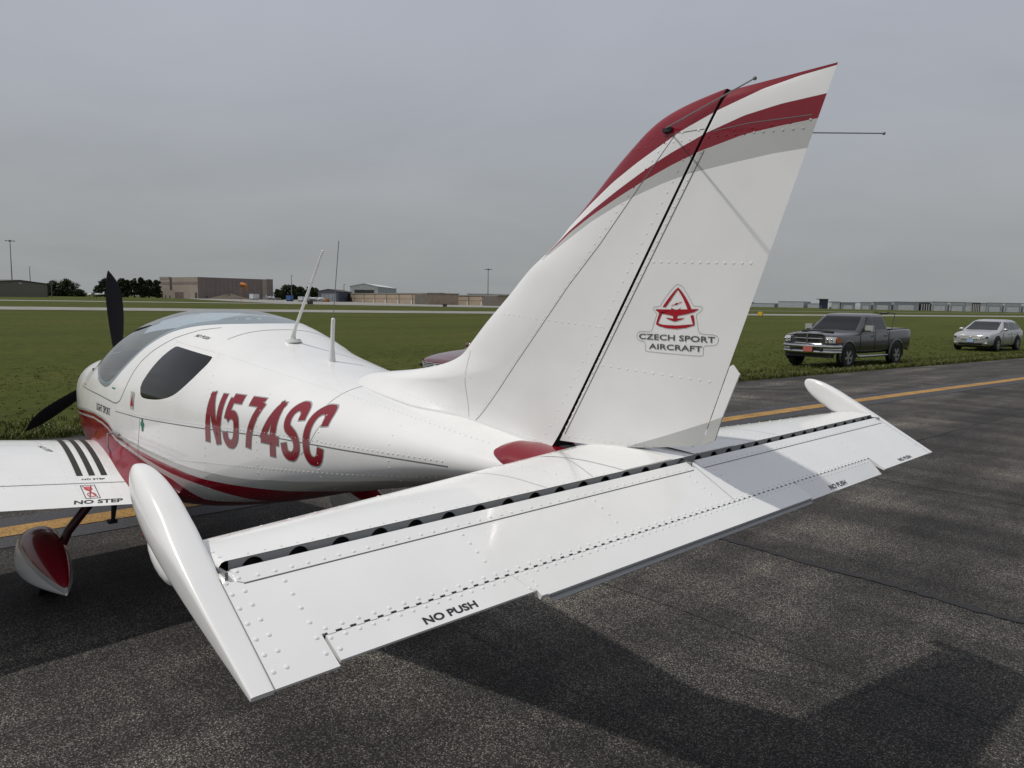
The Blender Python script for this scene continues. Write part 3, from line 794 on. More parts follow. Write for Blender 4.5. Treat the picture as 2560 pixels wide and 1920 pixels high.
fin = part(m2, 'vertical_fin', ['white', 'red', 'gpaint'], autos=35)
mb = MB(); mb.grid([[(r[0][0] - .006, r[0][1] * .985, r[0][2]), (r[0][0] - .006, r[-1][1] * .985, r[0][2])] for r in finrows]); sub(mb, 'hinge_gap_shade', ['dark'], fin, False)  # rear face of the fin, coloured dark for the shade in the rudder gap
# rudder
def rud_row(v):
    zl = 1.212 + (2.313 - 1.212) * v; xl = hin(zl) + .0050
    xt, ztt = .060 + (.416 - .060) * v, 1.267 + (2.327 - 1.267) * v
    r = []
    for u in [0, .004, .010, .018, .03, .045] + list(np.linspace(.07, 1, 26)):
        x = xl + (xt - xl) * u; z = zl + (ztt - zl) * u
        if v < .2: z -= .014 * math.sin(math.pi * min(1, u * 1.05)) * (1 - v / .2)
        T = Tz(z) * .86 * min(1, ((1 - v) * 40 + .15)**.5)
        t = T * (1 - u) + .0035 * u
        if u < .018: t *= .45 + .55 * math.sqrt(max(0, 1 - (1 - u / .018)**2))
        r.append((x, t, z))
    return r
rows = []
for v in np.concatenate([np.linspace(0, .2, 10), np.linspace(.2, .96, 40)[1:], np.linspace(.96, 1, 10)[1:]]):
    r = rud_row(v); rows.append([(x, -t, z) for x, t, z in r] + [(x, t, z) for x, t, z in r[-2::-1]])
mb = MB().grid(rows); n = len(rows[0])
mb.f += [tuple(range(n))[::-1], tuple(range((len(rows) - 1) * n, len(rows) * n))]; mb.m += [0, 0]
for i in range(len(rows) - 1): mb.f.append((i * n + n - 1, (i + 1) * n + n - 1, (i + 1) * n, i * n)); mb.m.append(0)
V, Fs, ms = stripe(mb.v, mb.f)
gb = lin([(-.5, 1.115), (-.204, 1.229), (-.06, 1.285), (.092, 1.348), (.2, 1.40)])
V, Fs = split(V, Fs, lambda q: q[2] - gb(q[0]) if q[2] < 1.5 else 1)
ms = []
for fc in Fs:
    x, y, z = center(V, fc)
    ms.append((2 if z < gb(x) else 0) if z < 1.75 else 1 if z > c1(x) else 0 if z > c2(x) else 1 if z > c3(x) else 2 if z > c4(x) else 0)
RUD = Surf(V, Fs)
m2 = MB(); m2.v = V; m2.f = Fs; m2.m = ms
rudder = part(m2, 'rudder', ['white', 'red', 'gpaint'], autos=35)
# rudder trim tab
ot = [(.156, 1.525), (.180, 1.498), (.132, 1.371), (.108, 1.292), (.072, 1.272), (.066, 1.276)]
ot = [(.147, 1.519)] + ot
mb = MB(); mb.poly_extrude(ot, 1, -.003, .003)
V, Fs = split(mb.v, [f for f in mb.f], lambda q: q[2] - gb(q[0])); m2 = MB(); m2.v = V; m2.f = Fs; m2.m = [1 if center(V, fc)[2] < gb(center(V, fc)[0]) else 0 for fc in Fs]
sub(m2, 'trim_tab', ['white', 'gpaint'], rudder, False)
# seams, strips and rivets of fin and rudder
mbs = MB(); mbr = MB(); mbr2 = MB(); mbs2 = MB()
for sg in (-1, 1):
    ribbon(mbs, [FIN.side(a, b, sg) for a, b in dense([(-.935,1.215),(-.903,1.250),(-.574,1.632),(-.463,1.760),(-.331,1.895),(-.201,2.045),(-.055,2.212)])], .0024)
    ribbon(mbs, [FIN.side(a, b, sg) for a, b in dense([(-.055,2.212),(.04,2.212)])], .002)
    mf_ = MB(); ribbon(mf_, [FIN.side(a, b, sg) for a, b in dense([(-1.0,1.50),(-1.004,1.364),(-.963,1.24)])], .0025); sub(mf_, 'panel_seam', ['lightseam'], fin, False)
    ribbon(mbs2, [RUD.side(a, b, sg) for a, b in dense([(.043,2.150),(-.178,1.749),(-.46,1.238)])], .0035)
    ribbon(mbs2, [RUD.side(a, b, sg) for a, b in dense([(.070,2.202),(.182,2.209),(.378,2.205)])], .002)
    def rr(mb, surf, a, b, n, r=.0036, h=.0013):
        for k in range(n):
            t = k / (n - 1); q = surf.side(a[0] + (b[0] - a[0]) * t, a[1] + (b[1] - a[1]) * t, sg)
            if q: x_, z_ = q[0].x, q[0].z; rivet(mb, q[0], q[1], r, h, ((2 if (surf is RUD and z_ < gb(x_)) else 0) if z_ < 1.75 else 1 if z_ > c1(x_) else 0 if z_ > c2(x_) else 1 if z_ > c3(x_) else 2 if z_ > c4(x_) else 0))
    rr(mbr, FIN, (-.918, 1.255), (-.074, 2.215), 40); rr(mbr, FIN, (-.565, 1.198), (-.010, 2.16), 33)
    rr(mbr, FIN, (-.80, 1.652), (-.307, 1.619), 17)
    rr(mbr, FIN, (-.228, 2.186), (-.008, 2.188), 9, .0032); rr(mbr, FIN, (-.198, 2.212), (.021, 2.211), 5, .0045)
    for a, b in (((-1.45, 1.315), (-.97, 1.252)),): rr(mbr, FIN, a, b, 15, .003)
    rr(mbr, FIN, (-.95, 1.232), (-.54, 1.195), 15, .0035)
    rr(mbr, FIN, (-.98, 1.46), (-.955, 1.27), 4, .003)
    rr(mbr2, RUD, (-.472, 1.238), (.032, 2.145), 37); rr(mbr2, RUD, (-.118, 1.83), (.201, 1.819), 13, .0048)
    rr(mbr2, RUD, (-.305, 1.492), (.084, 1.469), 13, .0048); rr(mbr2, RUD, (-.443, 1.232), (-.05, 1.243), 14, .0045); rr(mbr2, RUD, (-.03, 1.245), (.03, 1.265), 4, .0045)
    rr(mbr2, RUD, (.056, 2.187), (.333, 2.174), 11, .0042); rr(mbr2, RUD, (.08, 2.195), (.352, 2.193), 6, .004)
sub(mbs, 'panel_seam', ['seam'], fin, False); sub(mbr, 'rivets', ['white', 'red', 'gpaint'], fin)['kind'] = 'stuff'
sub(mbs2, 'panel_seam', ['seam'], rudder, False); sub(mbr2, 'rivets', ['white', 'red', 'gpaint'], rudder)['kind'] = 'stuff'
# maker's emblem on the rudder (port and starboard)
def logo(sg):
    U = lambda px, py: (-.0310 + (px - 937) * .000211 * 1.0, 1.751 - (py - 262) * .000178)
    def px(a, b):
        # emblem pixels -> x,z on the rudder: rows run level
        x = -.168 + (a - 290) * (.266 / 1245.); zz = 1.751 - (b - 262 - (a - 937) * .055) * .0001795
        return x, zz
    mir = (lambda x: x) if sg < 0 else (lambda x: -.062 - x)
    def P(a, b, off=.0014):
        x, z = px(a, b); h_ = RUD.side(mir(x), z, sg); return h_[0] + h_[1] * off
    mb = MB()
    def poly(L): mb.add([P(*q) for q in L], [tuple(range(len(L)))])
    def strip(A, B): mb.grid([[P(*a), P(*b)] for a, b in zip(A, B)])
    strip([(937, 262), (880, 320), (820, 395), (760, 480), (690, 588)], [(934, 300), (900, 350), (855, 420), (805, 500), (745, 590)])
    strip([(937, 262), (1000, 335), (1060, 430), (1115, 530), (1160, 640)], [(934, 300), (980, 375), (1025, 460), (1065, 555), (1100, 645)])
    strip([(568, 622), (640, 690), (690, 702), (780, 722), (868, 745), (880, 795)], [(700, 630), (760, 633), (835, 637), (850, 620), (900, 640), (925, 795)])
    poly([(568, 622), (836, 636), (838, 603), (868, 632), (915, 643), (960, 634), (990, 605), (978, 640), (1100, 642), (1282, 640), (1200, 692), (1080, 722), (940, 747), (868, 745), (690, 702), (640, 690)])
    poly([(868, 740), (942, 742), (932, 795), (1060, 786), (1010, 812), (955, 826), (902, 845), (850, 826), (790, 802), (745, 770), (872, 795)])
    strip([(640, 690), (610, 790), (588, 885)], [(688, 700), (652, 785), (622, 870)])
    strip([(588, 885), (650, 920), (760, 955), (930, 972), (1080, 955), (1217, 912)], [(622, 870), (700, 895), (800, 905), (930, 912), (1060, 905), (1190, 897)])
    strip([(1195, 740), (1210, 830), (1217, 912)], [(1145, 746), (1168, 830), (1190, 897)])
    poly([(820, 582), (850, 562), (900, 542), (918, 524), (945, 530), (1016, 503), (990, 525), (940, 545), (915, 562), (890, 558)])
    sub(mb, 'emblem', ['decalred'], rudder, False)
    def tx(s, x0, x1, z0, z1):
        label_part(rudder, s, lambda a, b: (lambda h_: h_[0] + h_[1] * .0014)(RUD.side(mir(x0) + (1 if sg < 0 else -1) * (x1 - x0) * a, z0 + (z1 - z0) * b, sg)), .016, 'decalgrey')
    tx('CZECH SPORT', -.1655, .0985, 1.5865, 1.6045); tx('AIRCRAFT', -.128, .0570, 1.5570, 1.5745)
    mb = MB()
    o = [(940, 215), (1010, 260), (1090, 390), (1160, 530), (1200, 588), (1290, 595), (1326, 630), (1300, 690), (1240, 740), (1262, 900), (1280, 1010), (1340, 1062), (1500, 1075), (1570, 1110), (1585, 1170), (1560, 1235), (1500, 1255), (1390, 1262), (1362, 1300), (1360, 1390), (1320, 1432), (900, 1405), (460, 1365), (418, 1320), (415, 1240), (380, 1185), (310, 1172), (264, 1110), (280, 1040), (330, 1010), (470, 1015), (520, 985), (560, 840), (595, 720), (580, 680), (532, 620), (560, 580), (650, 570), (700, 480), (790, 350), (880, 240)]
    ring = smooth_closed(o, 3)
    pts = []
    for a, b in ring + ring[:1]:
        x, z = px(a, b); pts.append(RUD.side(mir(x), z, sg))
    ribbon(mb, pts, .0013, off=.0009)
    sub(mb, 'emblem_outline', ['decaledge'], rudder, False)
logo(-1); logo(1)
# whisker aerials, static wick
for sg in (-1, 1):
    mb = MB(); b0 = Vector((-.092, sg * .03, 2.233)); tip = Vector((.395, sg * .38, 2.213)); mb.tube([b0, tip], [.0024, .0018], 8); mb.ball(tip, .0048)
    a = part(mb, 'whisker_aerial', ['wire'])
    mb = MB(); mb.box((-.085, sg * .030, 2.226), (.032, .014, .012)); sub(mb, 'aerial_base', ['black'], a, False)
# spine antennas
mb = MB(); mb.tube([(-2.545, 0, 1.455), (-2.53, 0, 1.50), (-2.50, 0, 1.545), (-2.206, 0, 1.939)], [.022, .013, .0085, .006], 10); mb.ball((-2.206, 0, 1.939), .007)
a = part(mb, 'whip_antenna', ['antwhite'])
mb = MB(); mb.tube([(-2.545, 0, 1.452), (-2.547, 0, 1.472)], [.054, .046], 20); sub(mb, 'antenna_base', ['antwhite'], a)
mb = MB(); mb.tube([(-2.124, 0, 1.365), (-2.122, 0, 1.42), (-2.119, 0, 1.45), (-2.108, 0, 1.592)], [.020, .015, .0105, .0105], 12); mb.ball((-2.108, 0, 1.592), .0105)
a = part(mb, 'beacon_antenna', ['antwhite'])
mb = MB(); mb.tube([(-2.108, 0, 1.59), (-2.085, 0, 1.75), (-2.047, 0, 1.985)], .0022, 6); sub(mb, 'antenna_wire', ['wire'], a)

# ---------------------------------------------------------------- horizontal stabilizer
sle = lambda y: -.445 + .155 * abs(y)
def stab_sec(y, nn=24):
    le = sle(y); te = .003; c = te - le; th = .034 if abs(y) > .3 else .034
    up_, lo_ = [], []
    for u in [1 - math.cos(t * math.pi / 2) for t in np.linspace(0, 1, nn)]:
        x = le + c * u; f = (1 - (1 - min(u / .75, 1))**2)**.62
        up_.append((x, y, 1.190 + (th + .0045 * math.sin(math.pi * u)) * f)); lo_.append((x, y, 1.190 - th * f))
    return up_[::-1] + lo_[1:]
stab_m = MB()
ysr = list(np.linspace(-1.463, 1.463, 81))
rows = [stab_sec(y) for y in ysr]
stab_m.grid(rows, flip=False); n = len(rows[0])
# rounded end caps
for sg, rw in ((-1, rows[0]), (1, rows[-1])):
    cr_rows = [rw]
    for k in (.35, .65, .88, 1.0):
        sc = math.sqrt(max(0, 1 - k * k)); cr_rows.append([(x + (.02 * k if x < -.1 else 0), y + sg * .016 * k, 1.19 + (z - 1.19) * sc) for x, y, z in rw])
    stab_m.grid(cr_rows, flip=sg < 0)
STAB = Surf(stab_m.v, stab_m.f)
stab = part(stab_m, 'stabilizer', ['white'])
# rear spar web with lightening holes
mb = MB(); y0 = -1.452; z0, z1, xw = 1.158, 1.2215, -.007; cells = 31; cwid = (1.452 * 2) / cells
for i in range(cells):
    a, b = y0 + i * cwid, y0 + (i + 1) * cwid; yc, zc, r = (a + b) / 2, 1.1935, .0235
    ring = [(xw, yc + r * math.cos(t), zc + r * math.sin(t)) for t in np.linspace(0, 2 * math.pi, 24, endpoint=False)]
    rect = []
    for t in np.linspace(0, 2 * math.pi, 24, endpoint=False):
        c, s_ = math.cos(t), math.sin(t); k = min((b - yc) / max(abs(c), 1e-6), ((z1 - zc) if s_ > 0 else (zc - z0)) / max(abs(s_), 1e-6)); rect.append((xw, yc + c * k, zc + s_ * k))
    inner = [(xw - .004, yc + (r - .001) * math.cos(t), zc + (r - .001) * math.sin(t)) for t in np.linspace(0, 2 * math.pi, 24, endpoint=False)]
    mb.grid([rect, ring, inner], closed=True)
    # corners of the cell
    for c, s_ in ((1, 1), (-1, 1), (-1, -1), (1, -1)):
        q = [p_ for p_ in rect]; corner = (xw, yc + c * (b - yc), (z1 if s_ > 0 else z0))
        cand = sorted(rect, key=lambda p_: (p_[1] - corner[1])**2 + (p_[2] - corner[2])**2)[:2]; mb.add([corner, cand[0], cand[1]], [(0, 1, 2)])
sp = sub(mb, 'spar', ['spar'], stab, False)
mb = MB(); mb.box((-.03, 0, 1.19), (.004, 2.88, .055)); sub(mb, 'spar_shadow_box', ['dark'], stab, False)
# skirts and rivets
mbs = MB(); mb = MB()
def sriv(x, y, r=.0038, h=.0018):
    q = STAB.top(x, y)
    if q: rivet(mb, q[0], q[1], r, h)
for y in np.arange(-1.415, 1.44, .0333): sriv(-.009, y)
for y in (-1.466, 1.466): [sriv(x, y * .9975) for x in np.arange(-.17, -.01, .03)]
for k in range(6): 
    for y in (-.96, -.5, .5, .96): sriv(-.035 - .045 * k, y - .0)
for y in np.arange(-1.3, 1.31, .07): sriv(sle(y) + .05, y, .003, .0012)
sub(mb, 'rivets', ['white'], stab)['kind'] = 'stuff'
for y in (-.62, -.215, .215, .62): ribbon(mbs, [STAB.top(x, y - (.0 if abs(y) > .5 else .22 * math.copysign(1, y) * max(0, (x + .38) / .38)**1.0 * 1.0 * -1)) for x in np.linspace(sle(.3) + .02, -.004, 20)], .0025)
sub(mbs, 'panel_seam', ['lightseam'], stab, False)
# cover plates at the stabilizer root, red root fairings
for sg in (-1, 1):
    mb = MB(); rows = []
    for x in np.linspace(-.34, .0, 18):
        r = []
        for k, yy in enumerate((.30, .22, .14, .09, .06)):
            q = STAB.top(x, sg * yy); z = q[0].z if q else 1.195
            r.append((x, sg * yy, z + .0012 + (.0, .0006, .0015, .003, .006)[k] * max(0,math.sin(math.pi * min(1, (x + .45) / .46)))**.6))
        rows.append(r)
    mb.grid(rows, flip=sg < 0); part(mb, 'root_cover', ['white'])
    mb = MB(); rows = []
    ya_ = pchip([-.672, -.668, -.655, -.635, -.60, -.55, -.40], [.186, .155, .118, .092, .074, .040, .03]); yb_ = pchip([-.672, -.668, -.655, -.60, -.40], [.187, .197, .205, .215, .20])
    for x in list(np.linspace(-.6719, -.64, 10)) + list(np.linspace(-.63, -.40, 14)):
        w_ = SF[2](x) * .985; y0_, y1_ = ya_(x), min(yb_(x), w_); r = []
        for u in np.linspace(0, 1, 9):
            yy = y0_ + (y1_ - y0_) * u; q = HULL.top(x, sg * yy); r.append((x, sg * yy, q[0].z + .003 + .012 * math.sin(math.pi * (.15 + .7 * u)) * min(1, (x + .671) / .04 + .1)))
        r.append((x, sg * (y1_ + .004), r[-1][2] - .045)); rows.append(r)
    mb.grid(rows, flip=sg < 0); part(mb, 'stabilizer_root_fairing', ['red'])

# ---------------------------------------------------------------- elevator (drooped about 29 degrees)
DR = math.atan2(.1346, .2455); ES = Vector((math.cos(DR), 0, -math.sin(DR))); EN = Vector((math.sin(DR), 0, math.cos(DR))); EO = Vector((0, 0, 1.2209))
def E3(s_, n_, y): q = EO + ES * s_ + EN * n_; return (q.x, y, q.z)
def thick(s_): return .052 * (1 - (s_ - .03) / (.281 - .03)) + .006 * ((s_ - .03) / .251)
def prism(mb, outl, y0, y1, mi=0):
    n = len(outl); vs = [E3(a, b, y0) for a, b in outl] + [E3(a, b, y1) for a, b in outl]
    mb.add(vs, [tuple(range(n)), tuple(range(n, 2 * n))[::-1]] + [(k, n + k, n + (k + 1) % n, (k + 1) % n) for k in range(n)], mi)
nose_o = [(.034 - .026 * math.sin(t), -.026 + .026 * math.cos(t)) for t in np.linspace(0, math.pi, 12)]
def elev_outline(smax): return [(smax, 0)] + nose_o + [(smax, -thick(smax))]
spans = {-1: (-1.489, -1.371, .0), 1: (1.489, .997, .008)}
mb = MB()
yo, yn, yi = spans[-1]; prism(mb, elev_outline(.2800), yo, yn); prism(mb, elev_outline(.2085), yn, yi)
yo, yn, yi = spans[1]; prism(mb, elev_outline(.2800), yn, yo); prism(mb, elev_outline(.2085), yi, yn)
mb.tube([E3(.03, -.026, -.03), E3(.03, -.026, .04)], .02, 10)
elevator = part(mb, 'elevator', ['white'], autos=25)
for a, b in ((-1.459, -.012), (.030, 1.472)):
    mb = MB(); c = .006 if True else 0
    o = [(.0205, a), (.0205, b), (.050, b), (.0575, b - .008), (.0575, a + .012), (.050, a)]
    vs = [E3(s_, .0, y) for s_, y in o] + [E3(s_, .0017 if s_ > .03 else .0012, y) for s_, y in o]
    mb.add(vs, [(5, 4, 3, 2, 1, 0), (6, 7, 8, 9, 10, 11)] + [(k, (k + 1) % 6, 6 + (k + 1) % 6, 6 + k) for k in range(6)])
    # rolled front of the strip
    rw = []
    for y in (a, b): rw.append([E3(.034 - .0272 * math.sin(t), -.026 + .0272 * math.cos(t), y) for t in np.linspace(0, 1.9, 10)] )
    mb.grid(rw)
    sub(mb, 'nose_strip', ['white'], elevator, False)
    m2 = MB(); rw = [(.0580, a + .012), (.0580, b - .008)]
    m2.add([E3(.0577, .0006, a + .010), E3(.0577, .0006, b - .008), E3(.0595, .0006, b - .008), E3(.0595, .0006, a + .010)], [(0, 1, 2, 3)])
    sub(m2, 'panel_seam', ['seam'], elevator, False)
# trim tabs
def tab(y0, y1, s1, drop, name, lip=0.0):
    mb = MB(); c, s_ = math.cos(drop), math.sin(drop); th0 = thick(.2135) - .003; L = s1 - .2135
    def q(a, b): return (.2135 + a * c - (-b) * s_ * 0 + b * s_, b * c - a * s_)
    o = [q(L, 0), q(0, 0), q(0.004, -th0), q(L, -.006 - lip)]
    o = [(a, b - .0005) for a, b in o]
    n = 4; vs = [E3(a, b, y0) for a, b in o] + [E3(a, b, y1) for a, b in o]
    mb.add(vs, [(0, 1, 2, 3), (7, 6, 5, 4)] + [(k, 4 + k, 4 + (k + 1) % 4, (k + 1) % 4) for k in range(4)])
    ob = sub(mb, name, ['white'], elevator, False)
    return ob
tl = tab(-1.365, -.8925, .2700, rad(-1), 'trim_tab'); tcn = tab(-.8925, .372, .2870, rad(1), 'trim_tab', .003); tr = tab(.380, .985, .2860, rad(15), 'trim_tab')
# lip under the middle tab, doubler plates
mb = MB(); o = [(.2865, -.010), (.2865, -.0125), (.262, -.014), (.262, -.012)]; prism(mb, o, -.86, .368); prism(mb, [(.2985, -.0150), (.284, -.0125), (.284, -.0145), (.2985, -.0172)], -.86, .368); prism(mb, [(.289, -.006), (.2872, -.006), (.2872, -.0125), (.289, -.0125)], -.86, .368)
mb2 = MB(); vs = [E3(a, b, y) for b in (.0, .0012) for a, y in ((.2165, -.921), (.2165, -.877), (.2865, -.873), (.2865, -.893), (.268, -.893), (.266, -.904))]
mb2.add(vs, [(5, 4, 3, 2, 1, 0), (6, 7, 8, 9, 10, 11)] + [(k, (k + 1) % 6, 6 + (k + 1) % 6, 6 + k) for k in range(6)])
sub(mb, 'edge_lip', ['spar'], elevator, False); sub(mb2, 'doubler_plate', ['white'], elevator, False)
# piano hinge
mb = MB(); mb.tube([E3(.211, -.0035, -1.362), E3(.211, -.0035, .985)], .0025, 6, 1)
y = -1.36; kk = 0
while y < .98:
    prism(mb, [(.2135, .0006), (.2085, .0006), (.2085, -.005), (.2135, -.005)], y, y + .0155); y += .0290
m2 = MB(); prism(m2, [(.2134, -.006), (.2086, -.006), (.2086, -.011), (.2134, -.011)], -1.364, .985)
sub(mb, 'piano_hinge', ['white', 'dark'], elevator, False); sub(m2, 'hinge_gap', ['dark'], elevator, False)
# rivets
mb = MB()
def er(s_, y, r=.0042, n_=.0, h=.0018): rivet(mb, E3(s_, n_, y), EN, r, h)
C_ = math.cos(DR)
for y in np.arange(-1.419, -.03, .0333): er(.048, y, n_=.0015)
for y in np.arange(.05, 1.47, .0333): er(.048, y, n_=.0015)
er(.0285, -1.451, n_=.0015); er(.0445, -1.4535, n_=.0015)
for s_ in (.049, .076, .109, .144, .179, .213, .249): er(s_, -1.4775, .0045)
for s_ in (.075, .108, .143, .178, .213, .248): er(s_, -1.454, .0045)
for s_ in (.075, .108, .143, .178, .213, .248): er(s_, -1.3785, .0045) if s_ < .2 else er(s_, -1.3825, .0045)
for y in (-.956, -.507, -.065, .075, .52, .955):
    for s_ in (.075, .103, .131, .16): er(s_, y + .0)
for s_ in (.075, .108, .143, .178, .213, .248): er(s_, 1.478); er(s_, 1.455)
for y in np.arange(-1.359, .98, .0336): er(.1995, y)
for y in np.arange(-1.359, -.93, .0292): er(.2215, y, n_=-.0005)
for y in np.arange(-.85, .36, .0292): er(.2215, y, n_=-.0008)
for y in np.arange(.40, .98, .0292): er(.2215, y, n_=-.003)
for s_, y in ((.2485, -1.355), (.2215, -.912), (.2215, -.885), (.245, -.885), (.259, -.905), (.259, -.885)): er(s_, y, n_=.0005)
sub(mb, 'rivets', ['white'], elevator)['kind'] = 'stuff'
# lettering on the tabs
label_part(elevator, 'NO PUSH', lambda a, b: E3(.2605 - .0175 * b, .0009, -1.179 + .130 * a), .034)
label_part(elevator, 'NO PUSH', lambda a, b: (lambda d: E3(.2135 + d * math.cos(rad(15)), .0009 - d * math.sin(rad(15)), .556 + .130 * a))(.064 - .0185 * b), .018)
label_part(elevator, 'NO PUSH', lambda a, b: E3(.2725 - .0175 * b, .0012, 1.178 + .128 * a), .018)
# horn balances at both tips
for sg in (-1, 1):
    mb = MB(); rows = []
    for t in np.linspace(0, 1, 44):
        s_ = -.347 + .6275 * (1 - math.cos(t * math.pi / 2)) if t < .999 else .2805
        d = s_ + .347
        tp = .004 if s_ > -.06 else .004
        f = math.sqrt(max(0, 1 - (1 - min(1, d / .19))**2.0))
        top_ = -.045 + (.0485 - .0025 * min(1, max(0, (s_ + .10) / .2))) * f
        bl = -.045 - .045 * math.sqrt(max(0, 1 - (1 - min(1, d / .14))**2))
        bl = bl if s_ < -.15 else bl + (.090 - .009) * ((s_ + .15) / .43)**.9 * .98
        bl = min(bl, top_ - .0075) if t > 0 else top_
        wy = .036 * f - .0165 * max(0, (s_ + .10) / .38); nc = (top_ + bl) / 2; hh = max((top_ - bl) / 2, .0005)
        yc = sg * ((1.508) if s_ < 0 else 1.508)
        kq = min(1, max(0, (s_ + .16) / .34)); e = 2.3 + 5 * kq * kq * (3 - 2 * kq); r = []
        for k in range(32):
            a = 2 * math.pi * k / 32; c, q = math.cos(a), math.sin(a)
            e_ = e if c * sg > 0 else max(e, 5.0); r.append(E3(s_, nc + hh * math.copysign(abs(q)**(2 / e_), q), yc + wy * math.copysign(abs(c)**(2 / e_), c)))
        rows.append(r)
    mb.grid(rows, closed=True); n = 32
    mb.f += [tuple(range(43 * n, 44 * n))]; mb.m += [0]
    horn = sub(mb, 'horn_balance', ['white'], elevator, autos=60)
    if sg > 0: continue
    mb = MB()
    for k in range(1):
        R3 = Matrix.Rotation(DR, 3, 'Y'); tmp = MB(); tmp.ball((0, 0, 0), (.070, .018, .024), 18, 12)
        c0 = Vector(E3(-.130, -.098, sg * 1.515)); tmp.v = [tuple(R3 @ Vector(q) + c0) for q in tmp.v]; mb.add(tmp.v, tmp.f)
    sub(mb, 'balance_fairing', ['white'], elevator)
    mb = MB(); c0 = Vector(E3(-.192, -.100, sg * 1.517)); mb.tube([c0, c0 + Vector((-.02, 0, .004))], [.007, .009], 10); sub(mb, 'red_cap', ['decalred'], elevator)
for sg in (-1, 1):
    mb = MB(); mb.add([E3(.036, .0016, sg * 1.4845), E3(.281, .0016, sg * 1.4885), E3(.281, .0016, sg * 1.4900), E3(.036, .0016, sg * 1.4860)], [(0, 1, 2, 3)]); sub(mb, 'panel_seam', ['seam'], elevator, False)
# hinge brackets in the gap
for y in (-1.474, -.01, 1.474): mb = MB(); mb.box((.012, y, 1.197), (.05, .006, .035)); mb.tube([(.0, y - .012, 1.197), (.0, y + .012, 1.197)], .008, 8); part(mb, 'hinge_bracket', ['steel'], False)
# ================================================================== GROUND
E0 = np.array([-10.15, 0.0]); ED = np.array([.105, 1.0]); ED /= np.hypot(*ED); NO = np.array([-ED[1], ED[0]])
def sxy(s_, t): q = E0 + ED * t + NO * s_; return float(q[0]), float(q[1])
def st(x, y): d = np.array([x, y]) - E0; return float(d @ NO), float(d @ ED)
def zg(s_):
    if s_ <= 0: k = min(1, max(0, (s_ + 4.2) / 4.2)); return -.2 * k * k * (3 - 2 * k) if k < 1 else -.2
    return float(np.interp(s_, [0, 1.8, 60, 400, 9000], [-.2, -.4, -.4, .5, .5]))
def G(x, y): return zg(st(x, y)[0])
# tarmac material
m = mat('tarmac', (.08, .075, .07), .85, 0, .35)
N, Lk, b = nodes(m)
tcn_ = N.new('ShaderNodeTexCoord'); OB = tcn_.outputs['Object']
def noise(sc, det=3, ro=.6, ms=None, dist=0):
    n = N.new('ShaderNodeTexNoise'); n.inputs['Scale'].default_value = sc; n.inputs['Detail'].default_value = det; n.inputs['Roughness'].default_value = ro; n.inputs['Distortion'].default_value = dist
    if ms: mp = N.new('ShaderNodeMapping'); mp.inputs['Scale'].default_value = ms; mp.inputs['Rotation'].default_value = (0, 0, rad(3)); Lk(OB, mp.inputs[0]); Lk(mp.outputs[0], n.inputs['Vector'])
    else: Lk(OB, n.inputs['Vector'])
    return n.outputs[0]
def rmp(src, stops):
    r = N.new('ShaderNodeValToRGB'); Lk(src, r.inputs[0]); e = r.color_ramp.elements
    e[0].position, e[0].color = stops[0][0], (*stops[0][1], 1); e[1].position, e[1].color = stops[-1][0], (*stops[-1][1], 1)
    for p_, c in stops[1:-1]: q = e.new(p_); q.color = (*c, 1)
    return r.outputs[0]
def mixc(a, b_, mode, fac=1.0):
    x = N.new('ShaderNodeMix'); x.data_type = 'RGBA'; x.blend_type = mode
    if hasattr(fac, 'links'): Lk(fac, x.inputs[0])
    else: x.inputs[0].default_value = fac
    Lk(a, x.inputs[6]); Lk(b_, x.inputs[7]); return x.outputs[2]
vo = N.new('ShaderNodeTexVoronoi'); vo.inputs['Scale'].default_value = 175; vo.inputs['Randomness'].default_value = 1; Lk(OB, vo.inputs['Vector'])
vcol = N.new('ShaderNodeSeparateColor'); Lk(vo.outputs['Color'], vcol.inputs[0])
stone = rmp(vcol.outputs[0], [(0, (.024, .0235, .023)), (.40, (.055, .053, .051)), (.70, (.12, .115, .108)), (.90, (.25, .24, .222)), (1, (.36, .345, .32))])
edge = rmp(vo.outputs['Distance'], [(0.22, (1.05, 1.05, 1.05)), (.60, (.16, .16, .16))])
c = mixc(stone, edge, 'MULTIPLY', .85)
fine = rmp(noise(320, 2), [(.3, (.55, .55, .55)), (.7, (1.35, 1.33, 1.3))]); c = mixc(c, fine, 'MULTIPLY')
med = rmp(noise(1.0, 6, .65, (1.6, .35, 1)), [(.32, (.52, .51, .51)), (.52, (.98, .96, .94)), (.70, (1.75, 1.70, 1.62))]); c = mixc(c, med, 'MULTIPLY')
big = rmp(noise(.28, 4, .6, (1.2, .3, 1), 1.0), [(.35, (.68, .68, .69)), (.65, (1.36, 1.33, 1.29))]); c = mixc(c, big, 'MULTIPLY')
lane = rmp(noise(1.0, 3, .5, (.10, 1.9, 1)), [(.36, (.62, .62, .63)), (.50, (1, 1, 1)), (.66, (1.28, 1.26, 1.23))]); c = mixc(c, lane, 'MULTIPLY')
pat = rmp(noise(.8, 5, .6, None, 1.5), [(.38, (.74, .74, .75)), (.56, (1.03, 1.03, 1.02)), (.68, (1.36, 1.34, 1.31))]); c = mixc(c, pat, 'MULTIPLY')
c = mixc(c, rmp(noise(.001, 0), [(0, (1.06, 1.07, 1.08)), (1, (1.06, 1.07, 1.08))]), 'MULTIPLY')
Lk(c, b.inputs['Base Color'])
bp = N.new('ShaderNodeBump'); bp.inputs['Strength'].default_value = .55; bp.inputs['Distance'].default_value = .004; Lk(vo.outputs['Distance'], bp.inputs['Height']); bp.invert = True; Lk(bp.outputs[0], b.inputs['Normal'])
ts = [-400, -120, -40] + list(np.arange(-20, 60, 2.0)) + [70, 100, 160, 300, 800]
